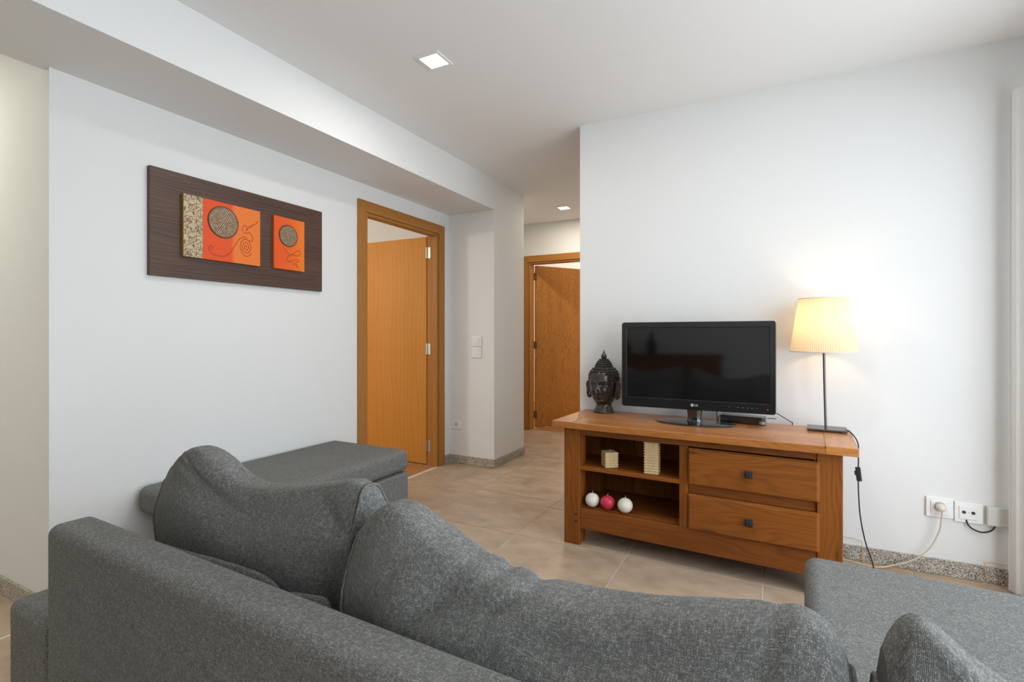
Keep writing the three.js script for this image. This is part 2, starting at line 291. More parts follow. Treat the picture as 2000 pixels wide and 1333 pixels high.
// glazed balcony door
{
  const w = struct('window_1', null, null, 'white framed balcony door with two tall panes', 'window');
  const white = std({ color: rgb(0.78, 0.78, 0.78), roughness: 0.35 }), glass = phys({ color: rgb(1, 1, 1), transmission: 1, thickness: 0, roughness: 0, ior: 1.5 });
  const { z0, z1, y0, y1 } = WINDOW, zm = (z0 + z1) / 2, X = ROOM.right + 0.06, f = 0.055;
  const bar = (y, Y, a, b) => mesh('window_frame', bounds(X, X + 0.05, y, Y, a, b, 0.004), white, w);
  bar(y0, y1, z0, z0 + f); bar(y0, y1, z1 - f, z1); bar(y0, y1, zm - f, zm + f); bar(y1 - f, y1, z0 + f, zm - f); bar(y1 - f, y1, zm + f, z1 - f); bar(y0, y0 + f, z0 + f, zm - f); bar(y0, y0 + f, zm + f, z1 - f);
  for (const [a, b] of [[z0 + f, zm - f], [zm + f, z1 - f]]) mesh('pane', new THREE.PlaneGeometry(b - a, y1 - y0 - 2 * f).rotateY(Math.PI / 2).translate(X + 0.025, (y0 + y1) / 2, (a + b) / 2), glass, w);
}
struct('balcony_floor', metreUV(bounds(ROOM.right + 0.17, 3.0, -0.12, -0.02, -3.2, 1.9), 0), std({ color: rgb(0.32, 0.29, 0.26), roughness: 0.9 }), 'plain tiled balcony floor outside the glazed door', 'floor');

// ───────────────────────── recessed downlights and added pendant lamps ─────────────────────────
const lampGlow = std({ color: rgb(0.9, 0.9, 0.9), emissive: rgb(1, 0.97, 0.9), emissiveIntensity: 9.0, roughness: 0.4 });
function downlight(x, z, label, power, color, y = C) {
  const t = thing('downlight', label, 'downlight', [x, y, z], 0, 'recessed ceiling downlights');
  const s = 0.050, o = 0.066, frame = [bounds(-o, o, -0.006, 0, s, o, 0.0015), bounds(-o, o, -0.006, 0, -o, -s, 0.0015), bounds(-o, -s, -0.006, 0, -s, s, 0.0015), bounds(s, o, -0.006, 0, -s, s, 0.0015)];
  mesh('trim_ring', merge(frame), whitePlastic, t);
  mesh('diffuser', bounds(-s, s, -0.003, 0, -s, s), lampGlow, t);
  areaLight('downlight_beam', 2 * s, 2 * s, color, power, [x, y - 0.008, z], [x, 0, z + 1e-4]);
  return t;
}
const WARMWHITE = [1.0, 0.955, 0.89];
downlight(-1.449, -1.978, 'lit recessed downlight in the ceiling beside the long beam', DOWNLIGHT, WARMWHITE);
downlight(-0.316, -1.70, 'lit recessed downlight in the ceiling before the television', DOWNLIGHT, WARMWHITE);
downlight(-1.92, -4.876, 'lit recessed downlight in the hall ceiling by the far door', HALL_DOWNLIGHT, [1.0, 0.90, 0.74]);
downlight(-2.76, 0.9, 'lit recessed downlight in the side area next to the beam', ANNEX_DOWNLIGHT, [1.0, 0.98, 0.80]);
downlight(-3.45, -0.35, 'lit recessed downlight in the side area by the pale wall', ANNEX_DOWNLIGHT, [1.0, 0.99, 0.82]);
function addedPendant(x, z, label, power, color) {  // unseen globes, added to brighten the ceilings glimpsed through both open doors
  const t = thing('added_pendant_lamp', label, 'added lamp', [x, C, z]);
  mesh('canopy', new THREE.CylinderGeometry(0.05, 0.05, 0.025, 32).translate(0, -0.0125, 0), whitePlastic, t);
  mesh('cord', new THREE.CylinderGeometry(0.003, 0.003, 0.45, 8).translate(0, -0.25, 0), whitePlastic, t);
  mesh('globe', new THREE.SphereGeometry(0.13, 32, 20).translate(0, -0.60, 0), lampGlow, t);
  const p = new THREE.PointLight(rgb(...color), power, 0, 2); p.name = 'added_pendant_bulb'; p.castShadow = true; p.shadow.radius = 5; p.position.set(0, -0.60, 0); t.add(p);
}
addedPendant(-4.3, -1.9, 'added unseen globe pendant brightening the room behind the near door', 2.3, [1.0, 0.84, 0.62]);
addedPendant(-2.2, -6.9, 'added unseen globe pendant brightening the room behind the far door', 3.5, [1.0, 0.82, 0.68]);

// ───────────────────────── corner sofa ─────────────────────────
const sofaTurn = THREE.MathUtils.degToRad(-2.0), SOFA = [-1.500, 0, -0.540];
const soft = (x0, x1, y0, y1, z0, z1, r, seg = 6) => { const w = x1 - x0, h = y1 - y0, d = Math.abs(z1 - z0), g = new RoundedBoxGeometry(w, h, d, seg, r); g.translate((x0 + x1) / 2, (y0 + y1) / 2, (z0 + z1) / 2); return g; };
{
  const s = thing('sofa', 'charcoal woven corner sofa with low back and chaise seat', 'sofa', SOFA, sofaTurn);
  mesh('backrest', fabricUV(soft(0, 2.50, 0.05, 0.685, -0.090, 0.005, 0.024)), fabric, s);
  const arm = mesh('armrest', fabricUV(soft(-0.245, -0.006, 0.04, 0.445, -0.98, 0.0, 0.022)), fabric, s);
  mesh('seam', [fabricUV(tube([[-0.228, 0.442, -0.96], [-0.228, 0.442, -0.018], [-0.022, 0.442, -0.018], [-0.022, 0.442, -0.96]], 0.0030, 60, 6, 0.02))], fabric, arm);
  mesh('base', fabricUV(soft(0.0, 2.47, 0.05, 0.25, -0.74, -0.092, 0.012)), fabric, s);
  for (let k = 0; k < 2; k++) mesh('seat_cushion', fabricUV(soft(0.005 + k * 0.774, 0.774 + k * 0.774, 0.252, 0.440, -0.76, -0.095, 0.035)), fabric, s);
  mesh('chaise_base', fabricUV(soft(1.59, 2.44, 0.05, 0.25, -1.30, -0.742, 0.012)), fabric, s);
  mesh('chaise_cushion', fabricUV(soft(1.544, 2.46, 0.252, 0.445, -1.335, -0.095, 0.035)), fabric, s);
  for (const [x, z] of [[0.06, -0.16], [2.4, -0.16], [0.06, -0.68], [1.72, -1.24], [2.36, -1.24], [-0.12, -0.1], [-0.12, -0.9]]) mesh('leg', bounds(x - 0.025, x + 0.025, 0.0005, x < 0 ? 0.042 : 0.052, z - 0.025, z + 0.025, 0.003), blackPlastic, s);
}
// loose back cushions: lofted along their length, boxed at both ends with a sewn edge
function cushion({ label, x0, x1, top, bottom, mid, half, lean, folds, seed, capIn = 0.8, corner = 4.0, taper = 0.35 }) {
  const NS = 120, NA = 96, CAP = 8, pos = [], uv = [], idx = [];
  const at = (s, a, k = 1, push = 0) => {                            // s along the length, a around the section, k shrinks the section towards its middle
    const x = x0 + (x1 - x0) * s, T = top(x) + 0.006, B = bottom(x), e = Math.min(s, 1 - s) * (x1 - x0);
    const puff = capIn + (1 - capIn) * smooth(0, 0.16, e), hh = (T - B) / 2, ht = half(x) * puff;
    const c = Math.cos(a), q = Math.sin(a), cy = Math.sign(q) * Math.pow(Math.abs(q), 2 / corner), cz = Math.sign(c) * Math.pow(Math.abs(c), 2 / 3.4);
    const y = (T + B) / 2 + hh * cy * k;
    let z = mid(x) - lean * (y - 0.62) + ht * cz * k * (1 - taper * smooth(0.25, 1, cy)), yy = y, xx = x + push;
    let d = 0.010 * (fbm(s * 5 + 3, a / 6.2832 * 6, 64, 6, seed, 3) - 0.5) * smooth(0, 0.08, e);
    for (const f of folds) {                                         // crease: [x, y, angle, length, width, depth]
      const dx = x - f[0], dy = y - f[1], ca = Math.cos(f[2]), sa = Math.sin(f[2]), l = dx * ca + dy * sa, w = -dx * sa + dy * ca + 0.25 * f[4] * Math.sin(l / f[3] * 5);
      d += 1.5 * f[5] * Math.exp(-(l * l) / (f[3] * f[3]) - (w * w) / (f[4] * f[4]));
    }
    z += d * (cz >= 0 ? 1 : -1) * Math.sqrt(Math.abs(cz)) * k; yy += d * cy * 0.7 * k;
    return [xx, yy, z];
  };
  const rows = [];
  for (let i = 0; i <= CAP; i++) { const k = i / CAP; rows.push([0, Math.max(0.001, Math.sin(k * Math.PI / 2)), -0.012 * Math.cos(k * Math.PI / 2) + 0.002]); }
  for (let i = 1; i < NS; i++) rows.push([i / NS, 1, 0]);
  for (let i = CAP; i >= 0; i--) { const k = i / CAP; rows.push([1, Math.max(0.001, Math.sin(k * Math.PI / 2)), 0.012 * Math.cos(k * Math.PI / 2) - 0.002]); }
  let run = 0, last = null;
  rows.forEach(([s, k, push], r) => {
    const ref = at(s, 0, k, push); if (last) run += Math.hypot(ref[0] - last[0], ref[1] - last[1], ref[2] - last[2]); last = ref;
    let per = 0, prev = null;
    for (let j = 0; j <= NA; j++) {
      const p = at(s, (j / NA) * Math.PI * 2 + 0.6, k, push); if (prev) per += Math.hypot(p[0] - prev[0], p[1] - prev[1], p[2] - prev[2]); prev = p;
      pos.push(...p); if (s > 0 && s < 1) uv.push(run / WEAVE, per / WEAVE); else uv.push(p[2] / WEAVE, p[1] / WEAVE);
      if (r && j) { const a = (r - 1) * (NA + 1) + j - 1, b = a + 1, c = a + NA + 1, d = c + 1; idx.push(a, b, c, b, d, c); }
    }
  });
  const g = new THREE.BufferGeometry();
  g.setAttribute('position', new THREE.Float32BufferAttribute(pos, 3)); g.setAttribute('uv', new THREE.Float32BufferAttribute(uv, 2)); g.setIndex(idx); g.computeVertexNormals();
  const n = g.attributes.normal;                                    // weld the shading where each ring closes
  for (let r = 0; r < rows.length; r++) { const a = r * (NA + 1), b = a + NA; for (let k = 0; k < 3; k++) { const m = n.getComponent(a, k) + n.getComponent(b, k); n.setComponent(a, k, m); n.setComponent(b, k, m); } }
  n.needsUpdate = true; g.normalizeNormals();
  const t = thing('back_cushion', label, 'cushion', SOFA, sofaTurn, 'back cushions on the sofa');
  mesh('cover', g, fabric, t);
  for (const s of [0, 1]) { const ring = []; for (let j = 0; j <= 72; j++) ring.push(at(s, (j / 72) * Math.PI * 2 + 0.6)); mesh('piping', fabricUV(tube(ring, 0.0026, 140, 6)), fabric, t); }
  return t;
}
const flat = (v) => () => v;
const eared = cushion({ label: 'charcoal back cushion with a raised crumpled corner next to the armrest', x0: 0.066, x1: 0.802, seed: 801, lean: -0.12, corner: 5.0, taper: 0.5,
  top: interp([[0.066, 0.742], [0.10, 0.778], [0.15, 0.812], [0.20, 0.836], [0.25, 0.844], [0.30, 0.832], [0.35, 0.806], [0.40, 0.784], [0.48, 0.782], [0.59, 0.798], [0.69, 0.820], [0.77, 0.836], [0.802, 0.830]]),
  bottom: flat(0.454), mid: flat(-0.250), half: interp([[0.066, 0.07], [0.2, 0.085], [0.45, 0.095], [0.8, 0.088]]),
  folds: [[0.30, 0.785, -0.30, 0.12, 0.006, -0.0045], [0.28, 0.768, -0.16, 0.14, 0.006, -0.004], [0.27, 0.805, -0.42, 0.09, 0.005, -0.0035], [0.33, 0.750, -0.06, 0.12, 0.006, -0.003], [0.745, 0.775, -0.6, 0.04, 0.016, -0.007], [0.73, 0.69, -0.2, 0.05, 0.016, -0.006], [0.71, 0.60, 0.1, 0.06, 0.02, -0.006]] });
{ // loose hem hanging under the cushion, into the gap behind the backrest
  const hem = (pts, w, h) => { const g = tube(pts, 1, 60, 12), p = g.attributes.position, c = new THREE.CatmullRomCurve3(pts.map((q) => new THREE.Vector3(...q))); for (let i = 0; i <= 60; i++) { const o = c.getPointAt(i / 60), e = Math.sqrt(Math.max(0.02, 1 - Math.pow(2 * i / 60 - 1, 8))); for (let j = 0; j <= 12; j++) { const k = i * 13 + j; p.setXYZ(k, o.x + 0.001 * (p.getX(k) - o.x), o.y + h * e * (p.getY(k) - o.y), o.z + w * e * (p.getZ(k) - o.z)); } } g.computeVertexNormals(); return fabricUV(g); };
  mesh('hem', hem([[0.20, 0.610, -0.128], [0.32, 0.611, -0.128], [0.46, 0.617, -0.132], [0.58, 0.620, -0.134], [0.66, 0.618, -0.136]], 0.010, 0.036), fabric, eared);
  mesh('hem', hem([[0.665, 0.600, -0.138], [0.72, 0.607, -0.140], [0.79, 0.618, -0.140]], 0.010, 0.036), fabric, eared);
}
cushion({ label: 'charcoal back cushion sagging in the middle between two other cushions', x0: 0.828, x1: 1.576, seed: 821, lean: -0.02,
  top: interp([[0.824, 0.760], [0.85, 0.795], [0.89, 0.820], [0.93, 0.818], [0.98, 0.796], [1.05, 0.768], [1.13, 0.750], [1.20, 0.743], [1.28, 0.746], [1.36, 0.758], [1.44, 0.774], [1.50, 0.790], [1.530, 0.793], [1.556, 0.778], [1.576, 0.735]]),
  bottom: flat(0.456), mid: flat(-0.200), half: interp([[0.8, 0.085], [1.0, 0.1], [1.4, 0.1], [1.59, 0.085]]),
  folds: [[1.08, 0.735, 0.5, 0.10, 0.008, -0.005], [1.12, 0.722, 0.35, 0.09, 0.008, -0.005], [1.16, 0.742, 0.6, 0.05, 0.007, -0.004], [1.02, 0.70, 0.9, 0.10, 0.014, -0.005], [1.48, 0.74, 1.2, 0.08, 0.012, -0.004], [0.92, 0.70, 1.0, 0.10, 0.014, -0.004], [1.25, 0.70, 0.2, 0.12, 0.02, -0.005]] });
cushion({ label: 'charcoal back cushion with a pointed corner above the chaise seat', x0: 1.597, x1: 2.38, seed: 841, lean: -0.02,
  top: interp([[1.597, 0.735], [1.604, 0.770], [1.618, 0.806], [1.636, 0.816], [1.660, 0.800], [1.695, 0.772], [1.76, 0.752], [1.88, 0.745], [2.10, 0.76], [2.30, 0.79], [2.38, 0.78]]),
  bottom: flat(0.462), mid: flat(-0.200), half: interp([[1.6, 0.075], [1.8, 0.095], [2.2, 0.1], [2.4, 0.085]]),
  folds: [[1.73, 0.76, -0.7, 0.08, 0.012, -0.009], [1.70, 0.72, -0.9, 0.10, 0.015, -0.006]] });

// ───────────────────────── storage ottoman by the left wall ─────────────────────────
{
  const o = thing('ottoman', 'grey fabric storage ottoman with a padded lid against the left wall', 'ottoman', [-2.232, 0, -1.825]);
  mesh('box', fabricUV(soft(-0.290, 0.312, 0.03, 0.318, -0.545, 0.50, 0.016)), fabric, o);
  mesh('lid', fabricUV(soft(-0.312, 0.312, 0.322, 0.448, -0.560, 0.600, 0.042)), fabric, o);
  for (const [x, z] of [[-0.25, -0.5], [0.27, -0.5], [-0.25, 0.45], [0.27, 0.45]]) mesh('foot', new THREE.CylinderGeometry(0.022, 0.018, 0.032, 20).translate(x, 0.0165, z), blackPlastic, o);
}

// ───────────────────────── television bench ─────────────────────────
const BENCH = [-1.007, 0, -2.560], benchTurn = -THREE.MathUtils.degToRad(2.8), TOPY = 0.664;
const benchPoint = (u, y, n) => [BENCH[0] + u * Math.cos(benchTurn) + n * Math.sin(benchTurn), y, BENCH[2] - u * Math.sin(benchTurn) + n * Math.cos(benchTurn)];
{
  const b = thing('tv_bench', 'reddish brown wooden television bench with open shelves and two drawers', 'television bench', BENCH, benchTurn);
  const part = (name, x0, x1, y0, y1, z0, z1, axis, mat = benchWood, r = 0.003) => mesh(name, grainUV(bounds(x0, x1, y0, y1, z0, z1, r), axis), mat, b);
  const D = -0.40;                                                  // back of the carcass
  // top: boards glued edge to edge between two end boards, front edge eased
  const x0 = -0.052, x1 = 1.324, f = 0.042, bk = -0.455, endW = 0.115;
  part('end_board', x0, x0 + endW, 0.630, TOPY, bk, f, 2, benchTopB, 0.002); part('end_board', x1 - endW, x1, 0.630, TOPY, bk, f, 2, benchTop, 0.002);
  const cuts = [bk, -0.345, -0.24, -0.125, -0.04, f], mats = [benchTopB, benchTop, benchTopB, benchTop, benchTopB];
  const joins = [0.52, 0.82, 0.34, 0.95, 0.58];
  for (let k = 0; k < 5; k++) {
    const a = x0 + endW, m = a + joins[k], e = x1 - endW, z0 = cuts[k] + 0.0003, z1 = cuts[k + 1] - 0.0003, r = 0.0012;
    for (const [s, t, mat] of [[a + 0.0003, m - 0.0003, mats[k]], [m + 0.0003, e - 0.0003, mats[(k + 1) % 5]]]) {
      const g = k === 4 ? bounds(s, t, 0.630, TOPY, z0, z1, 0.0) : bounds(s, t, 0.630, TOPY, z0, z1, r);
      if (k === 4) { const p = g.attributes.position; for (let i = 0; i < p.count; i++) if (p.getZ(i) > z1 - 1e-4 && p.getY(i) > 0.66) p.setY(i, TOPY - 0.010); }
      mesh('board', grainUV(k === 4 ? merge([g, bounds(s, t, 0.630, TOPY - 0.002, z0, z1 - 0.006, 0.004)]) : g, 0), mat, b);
    }
  }
  for (const [lx, w] of [[0, 0.09], [1.178, 0.094]]) { part('leg', lx, lx + w, 0.0005, 0.629, -0.09, 0, 1, benchWood, 0.004); part('leg', lx, lx + w, 0.0005, 0.629, D - 0.0, D + 0.09, 1, benchWood2, 0.004); }
  part('top_rail', 0.0905, 1.1775, 0.592, 0.629, -0.03, -0.004, 0, benchWood2); part('bottom_rail', 0.0905, 1.1775, 0.090, 0.198, -0.03, -0.004, 0, benchWood2);
  part('stile', 0.607, 0.648, 0.1985, 0.5915, -0.03, -0.004, 1); part('drawer_rail', 0.6485, 1.1775, 0.366, 0.412, -0.035, -0.012, 0, benchWood2);
  part('side_panel', 0.012, 0.028, 0.090, 0.629, D + 0.0905, -0.0905, 1, benchWood2); part('side_panel', 1.244, 1.260, 0.090, 0.629, D + 0.0905, -0.0905, 1, benchWood2);
  part('partition', 0.618, 0.636, 0.2055, 0.629, D + 0.02, -0.031, 1, benchWood2);
  part('bottom_board', 0.030, 1.242, 0.186, 0.2045, D + 0.02, -0.031, 0, benchWood2); part('shelf', 0.030, 0.6175, 0.404, 0.424, D + 0.02, -0.006, 0);
  for (let k = 0; k < 6; k++) { const a = 0.0915 + k * 0.181; part('back_board', a + 0.0008, a + 0.1802, 0.15, 0.625, D, D + 0.018, 1, k % 2 ? benchWood : benchWood2, 0.003); }
  for (const [y0, y1] of [[0.412, 0.588], [0.198, 0.368]]) {
    const dr = new THREE.Group(); dr.name = 'drawer'; b.add(dr);
    const y = (y0 + y1) / 2;
    mesh('drawer_edge', grainUV(bounds(0.650, 1.188, y0 + 0.001, y1 - 0.001, -0.012, 0.006, 0.004), 0), benchWood, dr);
    const face = new THREE.Shape(); face.moveTo(0.662, y0 + 0.013); face.lineTo(1.176, y0 + 0.013); face.lineTo(1.176, y1 - 0.013); face.lineTo(0.662, y1 - 0.013); face.closePath();
    mesh('drawer_front', grainUV(new THREE.ExtrudeGeometry(face, { depth: 0.004, bevelEnabled: true, bevelThickness: 0.005, bevelSize: 0.008, bevelSegments: 2 }).translate(0, 0, 0.006), 0), benchWood, dr);
    mesh('drawer_box', grainUV(bounds(0.66, 1.17, y0 + 0.01, y1 - 0.012, D + 0.04, -0.037), 0), benchWood2, dr);
    const k = mesh('knob', merge([rbox(0.034, 0.034, 0.010, 0.003).translate(0, 0, 0.017), rbox(0.016, 0.016, 0.016, 0.002).translate(0, 0, 0.006), rbox(0.022, 0.022, 0.006, 0.0025).translate(0, 0, 0.024)]), iron, dr);
    k.position.set(0.916, y, 0.0125);
  }
  for (const y of [0.165, 0.125]) mesh('peg', new THREE.CylinderGeometry(0.006, 0.006, 0.004, 12).rotateX(Math.PI / 2).translate(0.070, y, 0.0005), iron, b);
}

// ───────────────────────── television ─────────────────────────
const markGrey = std({ color: rgb(0.22, 0.22, 0.23), roughness: 0.5 });
const font = await new FontLoader().loadAsync('fonts/droid/droid_sans_bold.typeface.json');
{
  const t = thing('television', 'black flat screen television on a glossy oval stand', 'television', [-0.361, TOPY, -2.752], THREE.MathUtils.degToRad(0.6));
  const W = 0.752, y0 = 0.076, y1 = 0.531, H = y1 - y0, yc = (y0 + y1) / 2;
  const sh = (w, h, r, cy) => { const s = new THREE.Shape(), x = w / 2, y = h / 2; s.moveTo(-x + r, cy - y); s.lineTo(x - r, cy - y); s.quadraticCurveTo(x, cy - y, x, cy - y + r); s.lineTo(x, cy + y - r); s.quadraticCurveTo(x, cy + y, x - r, cy + y); s.lineTo(-x + r, cy + y); s.quadraticCurveTo(-x, cy + y, -x, cy + y - r); s.lineTo(-x, cy - y + r); s.quadraticCurveTo(-x, cy - y, -x + r, cy - y); return s; };
  const sx0 = -W / 2 + 0.022, sx1 = W / 2 - 0.022, sy0 = y0 + 0.047, sy1 = y1 - 0.025;
  const front = sh(W, H, 0.014, yc), hole = new THREE.Path(); hole.moveTo(sx0, sy0); hole.lineTo(sx0, sy1); hole.lineTo(sx1, sy1); hole.lineTo(sx1, sy0); hole.closePath(); front.holes.push(hole);
  mesh('bezel', new THREE.ExtrudeGeometry(front, { depth: 0.018, bevelEnabled: true, bevelThickness: 0.004, bevelSize: 0.003, bevelSegments: 3, curveSegments: 8 }).translate(0, 0, -0.022), bezelBlack, t);
  mesh('back_shell', merge([new THREE.ExtrudeGeometry(sh(W - 0.004, H - 0.004, 0.014, yc), { depth: 0.02, bevelEnabled: true, bevelThickness: 0.006, bevelSize: 0.004, bevelSegments: 2 }).translate(0, 0, -0.050), new THREE.ExtrudeGeometry(sh(W * 0.72, H * 0.66, 0.03, yc - 0.02), { depth: 0.025, bevelEnabled: true, bevelThickness: 0.01, bevelSize: 0.01, bevelSegments: 2 }).translate(0, 0, -0.083)]), blackPlastic, t);
  mesh('screen', bounds(sx0 + 0.0005, sx1 - 0.0005, sy0 + 0.0005, sy1 - 0.0005, -0.012, -0.005), screenGlass, t);
  mesh('screen_trim', merge([bounds(sx0, sx1, sy0 - 0.0015, sy0 + 0.001, -0.004, -0.001), bounds(sx0 - 0.001, sx0 + 0.001, sy0, sy1, -0.004, -0.001)]), std({ color: rgb(0.12, 0.12, 0.13), roughness: 0.3, metalness: 0.4 }), t);
  const lg = mesh('logo_letters', new TextGeometry('LG', { font, size: 0.0105, depth: 0.0006, curveSegments: 6 }).translate(0.002, y0 + 0.0175, 0.0002), silverPrint, t); lg.userData.label = 'silver brand lettering on the lower bezel';
  mesh('logo_disc', [new THREE.RingGeometry(0.0052, 0.0076, 28).translate(-0.0085, y0 + 0.0228, 0.0006), new THREE.CircleGeometry(0.0050, 24).translate(-0.0085, y0 + 0.0228, 0.0004), bounds(-0.009, -0.008, y0 + 0.0195, y0 + 0.026, 0.0002, 0.0008), bounds(-0.009, -0.0055, y0 + 0.0195, y0 + 0.0205, 0.0002, 0.0008)], silverPrint, t);
  for (const [x, w] of [[0.165, 0.004], [0.205, 0.007], [0.228, 0.006], [0.25, 0.006], [0.27, 0.006], [0.292, 0.005]]) mesh('button_mark', bounds(x, x + w, y0 + 0.0235, y0 + 0.0252, 0.0002, 0.0006), markGrey, t);
  const led = mesh('power_light', new THREE.SphereGeometry(0.0022, 12, 8).translate(0.342, y0 + 0.022, 0.0008), std({ color: rgb(0.5, 0.02, 0.02), emissive: rgb(1, 0.06, 0.05), emissiveIntensity: 0.8 }), t); led.userData.label = 'small red standby light';
  mesh('neck', new THREE.LatheGeometry([[0.036, 0.006], [0.034, 0.012], [0.030, 0.022], [0.031, 0.05], [0.036, 0.085]].map((p) => new THREE.Vector2(...p)), 32).scale(1.15, 1, 0.75).translate(0, 0, -0.030), glossBlack, t);
  mesh('stand_base', new THREE.LatheGeometry([[0.0001, 0.011], [0.12, 0.0105], [0.185, 0.008], [0.197, 0.005], [0.197, 0.0012], [0.19, 0.0004], [0.0001, 0.0004]].map((p) => new THREE.Vector2(...p)), 72).scale(1, 1, 0.56).translate(0, 0, -0.03), glossBlack, t);
}
{
  const t = thing('set_top_box', 'small black set top box lying behind the television', 'set top box', [-0.135, TOPY, -2.915], THREE.MathUtils.degToRad(-5));
  const s = new THREE.Shape(), w = 0.105, d = 0.042; s.moveTo(-w, -d); s.lineTo(w - 0.02, -d); s.quadraticCurveTo(w, -d, w, -d + 0.02); s.lineTo(w, d - 0.02); s.quadraticCurveTo(w, d, w - 0.02, d); s.lineTo(-w, d); s.closePath();
  mesh('case', new THREE.ExtrudeGeometry(s, { depth: 0.034, bevelEnabled: true, bevelThickness: 0.003, bevelSize: 0.002, bevelSegments: 2 }).rotateX(-Math.PI / 2).translate(0, 0.0032, 0), bezelBlack, t);
  const band = mesh('side_band', new THREE.ExtrudeGeometry((() => { const q = new THREE.Shape(); q.moveTo(w - 0.024, -d - 0.0025); q.lineTo(w - 0.018, -d - 0.0025); q.quadraticCurveTo(w + 0.0035, -d - 0.003, w + 0.003, -d + 0.02); q.lineTo(w + 0.003, d - 0.02); q.quadraticCurveTo(w + 0.003, d, w - 0.02, d); q.lineTo(w - 0.02, d - 0.004); q.closePath(); return q; })(), { depth: 0.014, bevelEnabled: false }).rotateX(-Math.PI / 2).translate(0, 0.006, 0), std({ color: rgb(0.25, 0.26, 0.28), roughness: 0.35, metalness: 0.5 }), t);
  band.userData.label = 'grey rounded end of the box';
  mesh('cable', tube([[0.11, 0.03, -0.02], [0.135, 0.032, -0.02], [0.15, 0.03, -0.025]], 0.0022, 12, 6), blackRubber, t);
}
{
  const w = tag(mesh('television_cable', tube([[-0.250, 0.70, -2.88], [-0.258, 0.668, -2.885], [-0.262, 0.690, -2.90], [-0.262, 0.712, -2.95], [-0.18, 0.722, -2.985], [0.0, 0.72, -2.975], [0.05, 0.700, -2.972], [0.085, 0.678, -2.972], [0.094, 0.668, -2.985], [0.094, 0.60, -3.005], [0.10, 0.02, -3.004]], 0.0022, 120, 6), blackRubber), 'thin black cable trailing behind the television to the wall', 'cable');
}

